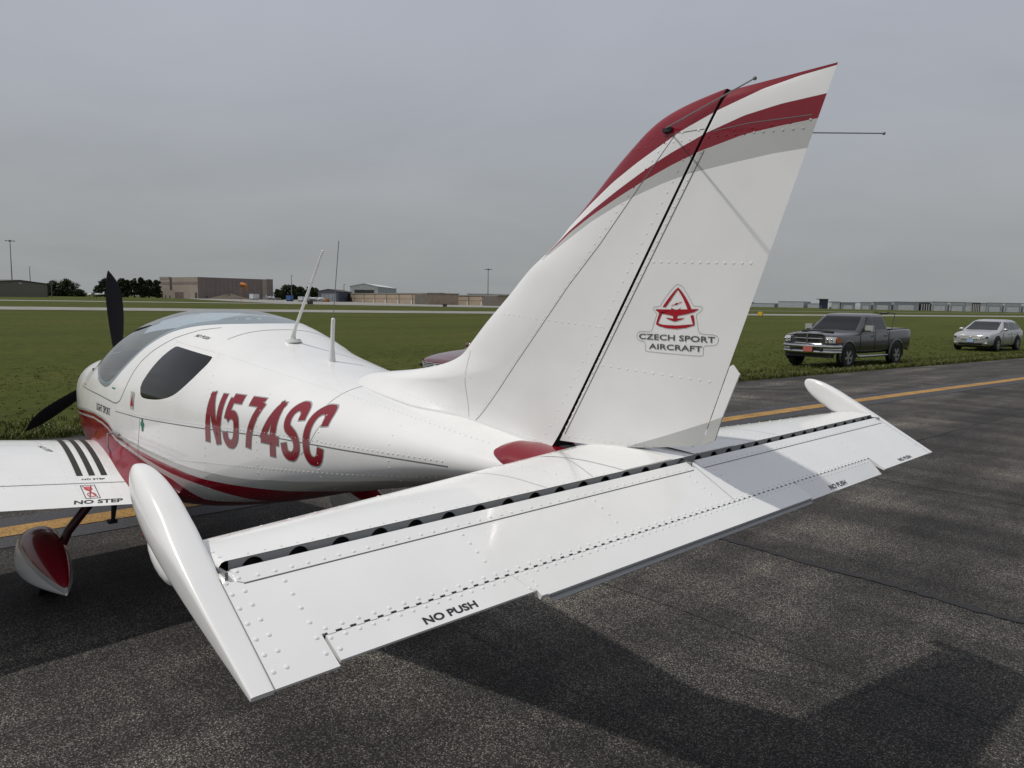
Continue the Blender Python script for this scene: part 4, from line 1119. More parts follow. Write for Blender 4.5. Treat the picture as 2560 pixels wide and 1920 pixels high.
ss = [-400, -120, -30, -10, -6] + list(np.linspace(-4.4, 0, 12))
mb = MB(); mb.grid([[(*sxy(s_, t), zg(s_)) for s_ in ss] for t in ts], flip=True)
tarmac = mb.build('tarmac', ['tarmac']); tag(tarmac, 'weathered dark grey asphalt apron with light stone aggregate', kind='structure')
# grass field
m = mat('grass', (.06, .075, .015), .95, 0, .15)
N, Lk, b = nodes(m); tcn_ = N.new('ShaderNodeTexCoord'); OB = tcn_.outputs['Object']
c = rmp(noise(.12, 5, .6, (1, .35, 1)), [(.3, (.045, .058, .008)), (.5, (.057, .070, .009)), (.72, (.076, .082, .014))])
c = mixc(c, rmp(noise(2.2, 6, .7), [(.3, (.62, .66, .6)), (.7, (1.35, 1.3, 1.35))]), 'MULTIPLY')
c = mixc(c, rmp(noise(26, 4, .7), [(.28, (.50, .52, .5)), (.72, (1.5, 1.45, 1.5))]), 'MULTIPLY')
Lk(c, b.inputs['Base Color'])
bp = N.new('ShaderNodeBump'); bp.inputs['Strength'].default_value = .8; bp.inputs['Distance'].default_value = .06; Lk(noise(14, 5, .75), bp.inputs['Height']); Lk(bp.outputs[0], b.inputs['Normal'])
mb = MB(); ts2 = [-9000, -2000, -400, -120, -40] + list(np.arange(-20, 60, 2.0)) + [70, 100, 160, 300, 800, 2500, 9000]
ss2 = [0, .3, .6, .9, 1.2, 1.5, 1.8, 3, 8, 20, 60, 120, 200, 300, 400, 700, 1500, 9000]
mb.grid([[(*sxy(s_, t), zg(s_)) for s_ in ss2] for t in ts2], flip=True)
field = mb.build('grass_field', ['grass']); tag(field, 'mown olive green airfield grass reaching the horizon', kind='structure')
# far taxiways, apron
m = mat('concrete', (.24, .23, .21), .85); noisecol(m, .25, (.19, .185, .17), (.29, .28, .26), 5)
m = mat('asphalt_far', (.17, .168, .16), .9); noisecol(m, .15, (.14, .138, .13), (.20, .196, .19), 5)
def strip_on_grass(name, near, far_, mt, label, dz=.03):
    mb = MB(); rows = []
    ys_ = np.linspace(near[0][1], near[-1][1], 60)
    fn = lin([(q[1], q[0]) for q in near]); ff = lin([(q[1], q[0]) for q in far_])
    for y in ys_:
        a, b_ = fn(y), ff(y); rows.append([(a + (b_ - a) * k, y, G(a + (b_ - a) * k, y) + dz) for k in np.linspace(0, 1, 5)])
    mb.grid(rows); o = mb.build(name, [mt]); tag(o, label, kind='structure'); return o
strip_on_grass('taxiway', [(-135, -160), (-109, 17), (-95.3, 62), (-80.5, 149), (-61, 282), (-20, 600), (60, 1100)], [(-156, -160), (-131, 17), (-116.5, 62), (-96.5, 149), (-78, 282), (-36, 600), (44, 1100)], 'concrete', 'pale taxiway crossing the grass beyond the near field')
strip_on_grass('service_road', [(-225, -160), (-208, 32), (-204, 100), (-160, 145), (-139, 270), (-112, 523), (-60, 1000)], [(-240, -160), (-226, 32), (-220, 100), (-172, 145), (-146, 270), (-117, 523), (-64, 1000)], 'concrete', 'thin pale service road in front of the hangars')
mb = MB(); pg = [(-205, 103), (-166, 148), (-185, 182), (-225, 200), (-300, 190), (-420, 220), (-470, 200), (-440, 160), (-330, 128)]
mb.add([(x, y, G(x, y) + .05) for x, y in pg], [tuple(range(len(pg)))])
# follow the terrain with a fine fan
mb = MB(); cx_, cy_ = -300, 165; rings = []
for k in np.linspace(0, 1, 14):
    r = []
    for i in range(len(pg)):
        a, b_ = pg[i], pg[(i + 1) % len(pg)]
        for u in (0, .25, .5, .75):
            px_, py_ = a[0] + (b_[0] - a[0]) * u, a[1] + (b_[1] - a[1]) * u; X, Y = cx_ + (px_ - cx_) * k, cy_ + (py_ - cy_) * k; r.append((X, Y, G(X, Y) + .06))
    rings.append(r)
mb.grid(rings, closed=True); tag(mb.build('apron', ['concrete']), 'pale concrete apron before the hangars', kind='structure')
# painted taxi line with dark border
yl = pchip([-40, -10, -1, 8.1, 20.3, 34, 60, 120], [-6.6, -5.33, -4.965, -4.56, -3.5, -2.1, .9, 8.5])
m = mat('linepaint', (.42, .22, .05), .8); N, Lk, b = nodes(m); tcn_ = N.new('ShaderNodeTexCoord'); OB = tcn_.outputs['Object']
c = rmp(noise(70, 4, .7), [(.36, (.10, .075, .045)), (.50, (.40, .225, .055)), (.75, (.50, .28, .065))])
c = mixc(c, rmp(noise(3, 5, .7), [(.3, (.62, .60, .58)), (.65, (1.1, 1.1, 1.1))]), 'MULTIPLY'); Lk(c, b.inputs['Base Color'])
m = mat('borderpaint', (.035, .036, .042), .75); noisecol(m, 60, (.022, .022, .027), (.060, .060, .066), 4)
for nm, hw, dz, mt, lb in (('line_border', .40, .004, 'borderpaint', 'blackish painted band along the yellow taxi line'), ('taxi_line', .125, .008, 'linepaint', 'worn yellow painted taxi line on the asphalt')):
    mb = MB(); rows = []
    for y in list(np.arange(-40, 60, .5)) + [70, 90, 120]:
        x = yl(y); jag = random.uniform(-.006, .006); rows.append([(x - hw + jag, y, G(x - hw, y) + dz), (x, y, G(x, y) + dz), (x + hw + jag, y, G(x + hw, y) + dz)])
    mb.grid(rows); o = mb.build(nm, [mt]); tag(o, lb, kind='structure')
# open cracks, the shade inside painted as dark ribbons
mat('crackshade', (.012, .012, .013), .7)
def crack(pts, w, name='crack'):
    mb = MB(); P = [np.array(q, float) for q in pts]; rows = []
    for a, b_ in zip(P[:-1], P[1:]):
        L = np.hypot(*(b_ - a)); n = int(L / .035) + 1; d = (b_ - a) / L; nn = np.array([-d[1], d[0]])
        for k in range(n):
            q = a + (b_ - a) * k / n + nn * (.012 * math.sin(k * .21) + random.uniform(-.006, .006)); ww = w * random.uniform(.55, 1.2)
            rows.append([(*(q - nn * ww / 2), G(*(q - nn * ww / 2)) + .005), (*(q + nn * ww / 2), G(*(q + nn * ww / 2)) + .005)])
    mb.grid(rows, flip=True); o = mb.build(name, ['crackshade'], tarmac, smooth=False); return o
crack([(-4.3, 2.92), (-1.6, 2.84), (.386, 2.79), (3.5, 2.70)], .068)
crack([(-2.3, 1.52), (.2, 1.47), (1.6, 1.43)], .006); crack([(-1.7, .42), (.9, .36)], .005); crack([(-1.2, -.52), (.6, -.56)], .005); crack([(-.45, 1.1), (.1, 1.35), (.3, 2.1)], .004)
crack([(-7.2, 2.0), (-5.6, 2.95), (-4.3, 2.92)], .02); crack([(-1.9, 5.8), (3, 5.6)], .014); crack([(-6.6, 9.0), (-4.9, 9.6), (-2.9, 9.2)], .02); crack([(-6.9, 14), (-3.6, 13.6), (2, 13.2)], .022); crack([(-2.2, 4.2), (-1.9, 12), (-1.2, 22)], .016)
# grass tufts and weeds along the edge and over the near field
def tufts(n, smin, smax, tmin, tmax, hmin, hmax, pw, name, mats, label, wid=.006):
    S_ = smin + (smax - smin) * RNG.random(n)**pw; T_ = tmin + (tmax - tmin) * RNG.random(n)
    vs, fs, ms = [], [], []
    for s_, t in zip(S_, T_):
        x, y = sxy(s_, t); z = zg(s_) if s_ > 0 else zg(0) - .0; mi = random.choice((0, 0, 0, 1, 1, 2))
        for k in range(random.choice((3, 4, 5))):
            a = random.uniform(0, 6.283); h = random.uniform(hmin, hmax); ln = random.uniform(.15, .9) * h; w = wid * random.uniform(.7, 1.6)
            bx, by = x + random.uniform(-.05, .05), y + random.uniform(-.05, .05); dx, dy = math.cos(a), math.sin(a); o = len(vs)
            vs += [(bx - dy * w, by + dx * w, z - .01), (bx + dy * w, by - dx * w, z - .01), (bx + dx * ln * .45 + dy * w * .8, by + dy * ln * .45 - dx * w * .8, z + h * .7), (bx + dx * ln * .45 - dy * w * .8, by + dy * ln * .45 + dx * w * .8, z + h * .7), (bx + dx * ln, by + dy * ln, z + h)]
            fs += [(o, o + 1, o + 2, o + 3), (o + 3, o + 2, o + 4)]; ms += [mi, mi]
    mb = MB(); mb.v = vs; mb.f = fs; mb.m = ms
    o = mb.build(name, mats, smooth=False); tag(o, label, 'grass', kind='stuff')
mat('blade1', (.068, .085, .015), .8, 0, .2); mat('blade2', (.090, .100, .024), .8, 0, .2); mat('blade3', (.13, .125, .055), .85, 0, .2)
tufts(14000, -.10, 3.0, -8, 48, .04, .13, 2.0, 'edge_grass', ['blade1', 'blade2', 'blade3'], 'taller unmown grass and weeds along the asphalt edge', .008)
tufts(9000, .3, 14, -10, 20, .012, .03, 2.6, 'lawn_grass', ['blade1', 'blade2', 'blade3'], 'short mown grass blades of the near field', .008)
tufts(7000, .3, 16, 14, 60, .02, .05, 2.4, 'lawn_grass', ['blade1', 'blade2', 'blade3'], 'short mown grass blades around the parked cars', .010)
# pale clover heads
mat('clover', (.36, .36, .26), .9); mb = MB()
for _ in range(700):
    s_ = random.random()**1.6 * 3.0; t = random.uniform(-8, 45); x, y = sxy(s_, t); r = random.uniform(.008, .014); mb.ball((x, y, zg(s_) + random.uniform(.06, .12)), r, 5, 3)
tag(mb.build('clover', ['clover']), 'pale clover heads in the grass by the asphalt edge', 'clover', kind='stuff')

# ================================================================== VEHICLES  (local x forward, y left, z up)
mat('chrome', (.50, .50, .51), .14, 1.0); mat('carblack', (.012, .012, .013), .5); mat('tyre', (.014, .014, .014), .85); mat('alloy', (.42, .43, .44), .3, .9)
mat('lamp', (.60, .61, .61), .12, .5); mat('amber', (.55, .13, .02), .3); mat('tail', (.35, .01, .01), .25); mat('platered', (.45, .12, .10), .5); mat('plateblue', (.30, .42, .60), .5)
paint('graphite', (.055, .056, .060), .05, .2, .8); paint('silver', (.46, .47, .48), .03, .22, .7); paint('maroon', (.10, .010, .016), .05, .2, .8)
M['graphite'].node_tree.nodes['Principled BSDF'].inputs['Metallic'].default_value = .35; M['silver'].node_tree.nodes['Principled BSDF'].inputs['Metallic'].default_value = .45
def body_loft(secs, n=1):
    """secs: x, half width, z bottom, z top, crown, shoulder drop"""
    keys = np.array(secs, float); fs_ = [pchip(keys[::-1, 0], keys[::-1, k]) for k in range(1, 6)]
    xs = np.linspace(keys[0, 0], keys[-1, 0], 72); rows = []
    for x in xs:
        w, zb, zt, crn, sh = [f(x) for f in fs_]; H = zt - zb
        half = [(0, zb), (w * .80, zb), (w * .93, zb + .05), (w * .985, zb + .18 * H), (w, zb + .40 * H), (w * .995, zb + .58 * H), (w * .985, zt - sh * 1.5), (w * .955, zt - sh * .55), (w * .90, zt - sh * .12), (w * .80, zt + crn * .25), (w * .45, zt + crn * .8), (0, zt + crn)]
        rows.append([(x, y, z) for y, z in half] + [(x, -y, z) for y, z in half[-2:0:-1]])
    mb = MB(); mb.grid(rows, closed=True, flip=True); n = len(rows[0]); mb.f += [tuple(range(n)), tuple(range(71 * n, 72 * n))[::-1]]; mb.m += [0, 0]
    return mb
def cabin_loft(rows_):
    """rows: z, x front, x back, half width, corner radius"""
    K = np.array(rows_, float); fs_ = [pchip(K[:, 0], K[:, k]) for k in range(1, 5)]; R = []
    for z in np.concatenate([np.linspace(K[0, 0], K[-2, 0], 14), np.linspace(K[-2, 0], K[-1, 0], 6)[1:]]):
        xf, xb, w, r = [f(z) for f in fs_]; ring = []
        for cx_, cy_, a0 in ((xf - r, w - r, 0), (xb + r, w - r, 90), (xb + r, -w + r, 180), (xf - r, -w + r, 270)):
            for k in range(7): a = rad(a0 + k * 15); ring.append((cx_ + r * math.cos(a), cy_ + r * math.sin(a), z))
        R.append(ring)
    mb = MB(); mb.grid(R, closed=True); n = len(R[0]); mb.f.append(tuple(range((len(R) - 1) * n, len(R) * n))); mb.m.append(0); return mb
def panel(mb, surf, poly, how, off=.006, nsub=6):
    """glass pane: 4-corner outline pressed on the cabin; how = 'L','R' side, 'F','B' ends"""
    a, b_, c_, d_ = [np.array(q, float) for q in poly]; rows = []
    for u in np.linspace(0, 1, nsub + 1):
        r = []
        for v in np.linspace(0, 1, nsub + 1):
            q = (a * (1 - u) + b_ * u) * (1 - v) + (d_ * (1 - u) + c_ * u) * v
            o, d = {'L': ((q[0], 3, q[1]), (0, -1, 0)), 'R': ((q[0], -3, q[1]), (0, 1, 0)), 'F': ((6, q[0], q[1]), (-1, 0, 0)), 'B': ((-6, q[0], q[1]), (1, 0, 0))}[how]
            h_ = surf.ray(o, d); r.append(h_[0] + h_[1] * off if h_ else Vector((q[0], 0, q[1])))
        rows.append(r)
    mb.grid(rows)
def wheel(car, x, y, r, w, spokes=5):
    sg = 1 if y > 0 else -1
    mb = MB(); prof = [(w / 2, r * .62), (w / 2, r * .90), (w / 2 - .03, r * .985), (0, r), (-w / 2 + .03, r * .985), (-w / 2, r * .9), (-w / 2, r * .62)]
    mb.grid([[(x + q * math.cos(t), y + a, r + q * math.sin(t)) for t in np.linspace(0, 2 * math.pi, 32, endpoint=False)] for a, q in prof], closed=True)
    wh = mb.build('wheel', ['tyre'], car)
    mb = MB(); yo = y + sg * (w / 2 - .005)
    for q0, q1, ya, yb in ((r * .70, r * .62, yo, yo - sg * .01), (r * .62, r * .60, yo - sg * .01, yo - sg * .09)):
        mb.grid([[(x + q * math.cos(t), yy, r + q * math.sin(t)) for t in np.linspace(0, 2 * math.pi, 32, endpoint=False)] for q, yy in ((q0, ya), (q1, yb))], closed=True)
    for k in range(spokes):
        a = 2 * math.pi * k / spokes + .3; R3 = Matrix.Rotation(a, 3, 'Y'); tmp = MB(); tmp.box((r * .36, 0, 0), (r * .58, .03, r * .16)); mb.add([tuple(R3 @ Vector(q) + Vector((x, yo - sg * .025, r))) for q in tmp.v], tmp.f)
    mb.tube([(x, yo - sg * .06, r), (x, yo - sg * .01, r)], r * .16, 12)
    mb.build('rim', ['lamp'], wh)
    mb = MB(); mb.tube([(x, yo - sg * .10, r), (x, yo - sg * .095, r)], r * .60, 24); mb.build('hub', ['carblack'], wh)
def arch(car, x, y, r, R, flare=None):
    sg = 1 if y > 0 else -1
    mb = MB(); n = 22; ring = [(x + R * math.cos(t), y, r + R * math.sin(t)) for t in np.linspace(-.32, math.pi + .32, n)]
    mb.add(ring, [tuple(range(n)) if sg < 0 else tuple(range(n))[::-1]]); mb.build('wheel_arch', ['carblack'], car, smooth=False)
    if flare:
        mb = MB(); mb.tube([(x + (R + .015) * math.cos(t), y - sg * .005, r + (R + .015) * math.sin(t)) for t in np.linspace(-.15, math.pi + .15, 20)], .035, 8); mb.build('wheel_flare', [flare], car)
def chrome_bar(mb, pts, r=.02): mb.tube(pts, r, 8)

def heading(front, rear): return math.atan2(front[1] - rear[1], front[0] - rear[0])
# ---- pickup truck
rz = heading((-9.62, 24.28), (-9.32, 27.9)); fx, fy = math.cos(rz), math.sin(rz); lx, ly = -fy, fx
cx_ = -9.47 - lx * .90; cy_ = 26.09 - ly * .90
truck = thing('pickup_truck', 'dark grey crew cab pickup truck with chrome grille parked on the grass', 'truck', (cx_, cy_, G(cx_, cy_) + .0), rz)
bl = body_loft([(2.66, .84, .62, 1.06, .03, .05), (2.58, .93, .60, 1.12, .04, .06), (2.30, .985, .56, 1.17, .06, .07), (1.75, 1.0, .50, 1.20, .08, .08), (1.05, 1.0, .50, 1.235, .08, .08), (.5, 1.0, .48, 1.25, .04, .08), (-1.1, 1.0, .48, 1.27, .02, .08), (-1.35, 1.0, .50, 1.30, .0, .05), (-2.6, 1.0, .55, 1.325, .0, .04), (-2.92, .985, .58, 1.325, .0, .04), (-2.97, .97, .60, 1.31, .0, .04)])
TBS = Surf(bl.v, bl.f); bl.build('body', ['graphite'], truck)
def tfit(y, z, off=.015):
    h_ = TBS.ray((6, y, z), (-1, 0, 0)); return h_[0] + Vector((off, 0, 0)) + h_[1] * off * .6
cab = cabin_loft([(1.18, 1.12, -1.22, .965, .16), (1.30, .98, -1.20, .955, .16), (1.55, .62, -1.13, .885, .15), (1.80, .28, -1.05, .80, .16), (1.865, .10, -.96, .73, .18), (1.895, -.15, -.75, .55, .2)])
CS = Surf(cab.v, cab.f); cab.build('cab', ['graphite'], truck)
mb = MB(); panel(mb, CS, [(-.80, 1.30), (.80, 1.30), (.66, 1.78), (-.66, 1.78)], 'F'); mb.build('windshield', ['carglass'], truck)
mb = MB(); panel(mb, CS, [(-.68, 1.38), (.68, 1.38), (.60, 1.74), (-.60, 1.74)], 'B'); mb.build('rear_window', ['carglass'], truck)
for s_ in 'LR':
    for q in ([(.76, 1.33), (-.06, 1.33), (-.06, 1.775), (.28, 1.765)], [(-.16, 1.33), (-1.02, 1.33), (-.94, 1.775), (-.16, 1.78)]):
        mb = MB(); panel(mb, CS, q, s_); mb.build('side_window', ['carglass'], truck)
mb = MB(); mb.box((0, 0, 1.30), (1.9, 1.5, .02)); mb.box((-.1, .4, 1.45), (.18, .5, .55)); mb.box((-.1, -.4, 1.45), (.18, .5, .55)); mb.build('interior', ['carblack'], truck, smooth=False)
for x, y in ((1.79, .915), (1.79, -.915), (-1.78, .915), (-1.78, -.915)):
    arch(truck, x, (1.004 if y > 0 else -1.004), .41, .52, 'graphite'); wheel(truck, x, y, .41, .27)
mb = MB(); mb.grid([[(2.70 - .10 * (abs(y) / .62)**2, y, z) for y in np.linspace(-.60, .60, 9)] for z in (.86, 1.17)]); gr = mb.build('grille', ['carblack'], truck)
mb = MB()
o = [(2.70 - .10 * (abs(y) / .62)**2, y, z) for y, z in [(-.62, .88), (-.60, 1.14), (-.45, 1.19), (0, 1.205), (.45, 1.19), (.60, 1.14), (.62, .88), (.5, .845), (0, .84), (-.5, .845), (-.62, .88)]]
mb.tube(o, .035, 8); mb.tube([(2.715, 0, .85), (2.715, 0, 1.19)], .035, 8); mb.tube([(2.62, -.6, 1.02), (2.69, -.3, 1.02), (2.715, 0, 1.02), (2.69, .3, 1.02), (2.62, .6, 1.02)], .025, 8); mb.build('grille_frame', ['chrome'], gr)
for sg in (-1, 1):
    mb = MB(); mb.grid([[tfit(sg * y, z) for y in (.65, .70, .76, .82, .87, .91, .935)] for z in (.89, .95, 1.02, 1.085)]); hl = mb.build('headlight', ['lamp'], truck)
    for yy in (.72, .85): mb = MB(); q = tfit(sg * yy, .985, .03); mb.ball(q, (.02, .05, .05), 10, 6); mb.build('lamp_bulb', ['chrome'], hl)
    mb = MB(); mb.box((2.44, sg * .985, .985), (.14, .03, .17), rot=Matrix.Rotation(rad(-18 * sg), 3, 'Z')); mb.build('turn_signal', ['amber'], hl, smooth=False)
    mb = MB(); mb.box((.62, sg * 1.14, 1.385), (.14, .27, .20)); mr = mb.build('side_mirror', ['lamp'], truck, smooth=False)
    mb = MB(); mb.box((.66, sg * 1.05, 1.29), (.10, .30, .04)); mb.build('mirror_arm', ['carblack'], mr, smooth=False)
    for x in (.02, -.95): mb = MB(); mb.box((x, sg * 1.01, 1.10), (.22, .03, .05)); mb.build('door_handle', ['chrome'], truck, smooth=False)
    mb = MB(); mb.tube([(1.10, sg * .97, .42), (1.0, sg * 1.02, .40), (-1.0, sg * 1.02, .40), (-1.1, sg * .97, .42)], .045, 10); mb.build('side_step', ['chrome'], truck)
    mb = MB(); mb.box((-2.95, sg * .88, 1.02), (.06, .14, .36)); mb.build('tail_light', ['tail'], truck, smooth=False)
    for x in (.95, -.11, -1.17): mb = MB(); mb.box((x, sg * 1.0008, .93), (.008, .012, .72)); mb.build('door_seam', ['carblack'], truck, smooth=False)
mb = MB()
for z, r, xo in ((.76, .075, 0), (.66, .05, -.03), (.57, .06, .0)): mb.tube([(2.30 + xo, -1.0, z), (2.62 + xo, -.88, z), (2.76 + xo, -.45, z), (2.79 + xo, 0, z), (2.76 + xo, .45, z), (2.62 + xo, .88, z), (2.30 + xo, 1.0, z)], r, 8)
bmp = mb.build('front_bumper', ['chrome'], truck)
mb = MB(); mb.box((2.78, 0, .66), (.05, 1.2, .09)); mb.box((2.55, 0, .46), (.2, 1.7, .16)); mb.build('lower_valance', ['carblack'], bmp, smooth=False)
mb = MB(); mb.box((2.865, .12, .66), (.012, .34, .17)); mb.build('number_plate', ['platered'], truck, smooth=False)
mb = MB(); mb.tube([(-3.02, -.9, .62), (-3.06, 0, .62), (-3.02, .9, .62)], .09, 8); mb.build('rear_bumper', ['chrome'], truck)
mb = MB(); mb.box((-2.05, 0, 1.337), (1.7, 1.72, .03)); mb.build('bed_cover', ['graphite'], truck, smooth=False)
mb = MB(); chrome_bar(mb, [(2.05, -.6, 1.255), (2.30, 0, 1.285), (2.05, .6, 1.255)], .03); mb.build('hood_deflector', ['carblack'], truck)
mb = MB()
for y in (.3, .8): mb.tube([(-1.75, y, 1.33), (-1.95, y, 1.92), (-1.35, y, 1.95)], .014, 6)
mb.tube([(-1.95, .3, 1.92), (-1.95, .8, 1.92)], .014, 6); mb.box((-1.62, .55, 1.90), (.22, .2, .05)); mb.build('rack', ['carblack'], truck)

# ---- cars
def make_car(name, label, cat, loc, rz, paintn, L, W, H, wb, r, secs, rows, sides, front, back, plate):
    car = thing(name, label, cat, loc, rz)
    bd = body_loft(secs); BS = Surf(bd.v, bd.f); bd.build('body', [paintn], car)
    def fit(y, z, off=.012):
        h_ = BS.ray((6, y, z), (-1, 0, 0)); return (h_[0] + Vector((off, 0, 0)) + h_[1] * off * .5) if h_ else Vector((secs[0][0] - .3, y, z))
    cb_ = cabin_loft(rows); cs = Surf(cb_.v, cb_.f); cb_.build('cabin', [paintn], car)
    mb = MB(); panel(mb, cs, front, 'F'); mb.build('windshield', ['carglass'], car)
    mb = MB(); panel(mb, cs, back, 'B'); mb.build('rear_window', ['carglass'], car)
    for s_ in 'LR':
        for q in sides: mb = MB(); panel(mb, cs, q, s_); mb.build('side_window', ['carglass'], car)
    zb_ = rows[0][0]
    mb = MB(); mb.box((-.2, 0, zb_ + .03), (2.0, W * .7, .02)); mb.box((-.2, .35, zb_ + .2), (.15, .45, .5)); mb.box((-.2, -.35, zb_ + .2), (.15, .45, .5)); mb.build('interior', ['carblack'], car, smooth=False)
    fx_ = secs[0][0] - .92; ww = W / 2
    for x in (fx_, fx_ - wb):
        for sg in (-1, 1): arch(car, x, sg * (ww + .003), r, r + .07); wheel(car, x, sg * (ww - .06), r, .22)
    xf = secs[0][0]
    zh = secs[1][3] + .01
    mb = MB(); mb.grid([[fit(y, z) for y in np.linspace(-.44 - .0, .44, 9)] for z in np.linspace(zh - .20, zh - .05, 5)]); gr = mb.build('grille', ['carblack'], car)
    mb = MB()
    for z in (zh - .20, zh - .165, zh - .13, zh - .095, zh - .055): mb.tube([fit(y, z, .018) for y in np.linspace(-.46, .46, 9)], .010, 6)
    q = fit(0, zh - .12, .02); mb.ball(q, (.02, .08, .05), 10, 6); mb.build('grille_bar', ['lamp'], gr)
    mb = MB(); mb.grid([[fit(y, z) for y in np.linspace(-.55, .55, 11)] for z in np.linspace(zh - .50, zh - .41, 4)]); mb.build('lower_intake', ['carblack'], car)
    for sg in (-1, 1):
        mb = MB(); mb.grid([[fit(sg * (.50 + (ww - .60) * k), zh - .19 + .07 * k + v * (.12 + .03 * k), .014) for k in np.linspace(0, 1, 9)] for v in np.linspace(0, 1, 5)]); hl = mb.build('headlight', ['lamp'], car)
        mb = MB(); q = fit(sg * (ww - .22), zh - .12, .02); mb.ball(q, (.03, .07, .05), 12, 8); mb.build('lamp_bulb', ['carblack'], hl)
        mb = MB(); mb.ball((rows[0][1] - .42, sg * (ww + .08), rows[0][0] + .11), (.07, .13, .075), 12, 8); mb.box((rows[0][1] - .42, sg * (ww - .05), rows[0][0] + .06), (.06, .2, .03)); mb.build('side_mirror', [paintn], car)
        for x in (-.05, -.95): mb = MB(); mb.box((x, sg * (ww + .004), zb_ - .12), (.2, .03, .04)); mb.build('door_handle', [paintn], car, smooth=False)
        mb = MB(); mb.box((secs[-1][0] + .04, sg * (ww - .25), zb_ - .12), (.05, .3, .14)); mb.build('tail_light', ['tail'], car, smooth=False)
        mb = MB(); q = fit(sg * (ww - .24), zh - .42, .012); mb.ball(q, (.03, .07, .04), 12, 8); mb.build('fog_light', ['lamp'], car, smooth=False)
        for x in (rows[0][1] - .5, -.42, -1.25): mb = MB(); mb.box((x, sg * ww, zb_ - .32), (.007, .010, .60)); mb.build('door_seam', ['carblack'], car, smooth=False)
    mb = MB(); mb.box((xf + .03, 0, zh - .30), (.012, .31, .15)); mb.build('number_plate', [plate], car, smooth=False)
    mb = MB(); mb.box((-.1, 0, .22), (L * .8, W * .8, .12)); mb.build('underbody', ['carblack'], car, smooth=False)
    return car
def car_secs(L, W, h0, hh, bt, tail):
    w = W / 2; f = L / 2
    return [(f, w * .50, .36, h0 - .06, .02, .05), (f - .04, w * .70, .31, h0 - .02, .03, .06), (f - .13, w * .87, .28, h0 + .01, .03, .07), (f - .40, w * .965, .24, h0 + .07, .05, .08), (f - .9, w, .23, hh, .06, .08), (f - 1.4, w, .23, bt, .05, .08), (0, w, .23, bt + .02, .02, .08), (-f + .7, w, .24, tail, .02, .08), (-f + .2, w * .95, .28, tail - .02, .02, .07), (-f, w * .84, .36, tail - .10, .02, .06)]
rz = heading((-9.55, 42.9), (-9.30, 46.0)); lx, ly = -math.sin(rz), math.cos(rz)
make_car('crossover_car', 'silver crossover car with slatted grille parked on the grass', 'car', (-9.45 - lx * .9, 44.0 - ly * .9, G(-9.9, 44)), rz, 'silver', 4.8, 1.90, 1.61, 2.78, .37,
    car_secs(4.8, 1.90, .84, .97, 1.03, 1.08),
    [(.98, 1.25, -2.1, .90, .2), (1.10, 1.02, -2.05, .89, .2), (1.30, .60, -1.82, .82, .2), (1.50, .20, -1.50, .74, .2), (1.57, -.05, -1.35, .66, .22), (1.605, -.35, -1.05, .5, .22)],
    [[(.72, 1.09), (-.22, 1.08), (-.22, 1.47), (.22, 1.47)], [(-.30, 1.08), (-1.20, 1.09), (-1.12, 1.46), (-.30, 1.47)], [(-1.28, 1.10), (-1.82, 1.16), (-1.52, 1.42), (-1.22, 1.45)]],
    [(-.74, 1.07), (.74, 1.07), (.62, 1.49), (-.62, 1.49)], [(-.65, 1.16), (.65, 1.16), (.58, 1.45), (-.58, 1.45)], 'plateblue')
rz = heading((-11.30, 8.4), (-11.02, 11.1)); lx, ly = -math.sin(rz), math.cos(rz)
make_car('red_car', 'dark red car parked behind the tail fin, only its bonnet showing', 'car', (-11.02 - lx * .85, 10.65 - ly * .85, G(-11.9, 10.6)), rz, 'maroon', 4.6, 1.80, 1.45, 2.70, .33,
    car_secs(4.6, 1.80, .76, .90, .94, 1.0),
    [(.90, 1.15, -2.0, .85, .2), (1.0, .95, -1.9, .84, .2), (1.18, .55, -1.6, .77, .2), (1.36, .12, -1.15, .69, .2), (1.42, -.1, -.95, .60, .22), (1.45, -.3, -.75, .5, .22)],
    [[(.62, 1.0), (-.30, 1.0), (-.30, 1.33), (.15, 1.33)], [(-.38, 1.0), (-1.35, 1.03), (-1.02, 1.31), (-.38, 1.33)]],
    [(-.68, .99), (.68, .99), (.58, 1.34), (-.58, 1.34)], [(-.6, 1.06), (.6, 1.06), (.52, 1.3), (-.52, 1.3)], 'plateblue')

# ================================================================== FAR SIDE OF THE FIELD
def wmat(name, c, var=.08, sc=.6, rough=.8, stretch=None):
    m = mat(name, c, rough); noisecol(m, sc, tuple(q * (1 - var) for q in c), tuple(q * (1 + var) for q in c), 4, mapscale=stretch); return m
wmat('metal_tan', (.145, .135, .112), .05, .8, .7, (6, 6, .3)); wmat('metal_dark', (.06, .057, .05)); wmat('precast', (.31, .265, .225), .06, .25); wmat('precast_dark', (.20, .165, .150), .06, .25)
wmat('doorbrown', (.13, .10, .09)); wmat('bluegrey', (.13, .145, .17)); wmat('bluedark', (.035, .050, .075)); wmat('whitemetal', (.62, .63, .64)); wmat('lightmetal', (.36, .38, .41)); wmat('beige', (.34, .27, .20)); wmat('taupe', (.14, .125, .105)); wmat('roofgrey', (.22, .22, .21)); wmat('pole', (.16, .16, .165)); wmat('earth', (.075, .06, .04), .25, .8); wmat('orange', (.55, .20, .05)); wmat('blue', (.05, .12, .30)); wmat('palebld', (.55, .57, .58)); wmat('greybld', (.33, .36, .39)); wmat('signyellow', (.55, .37, .03))
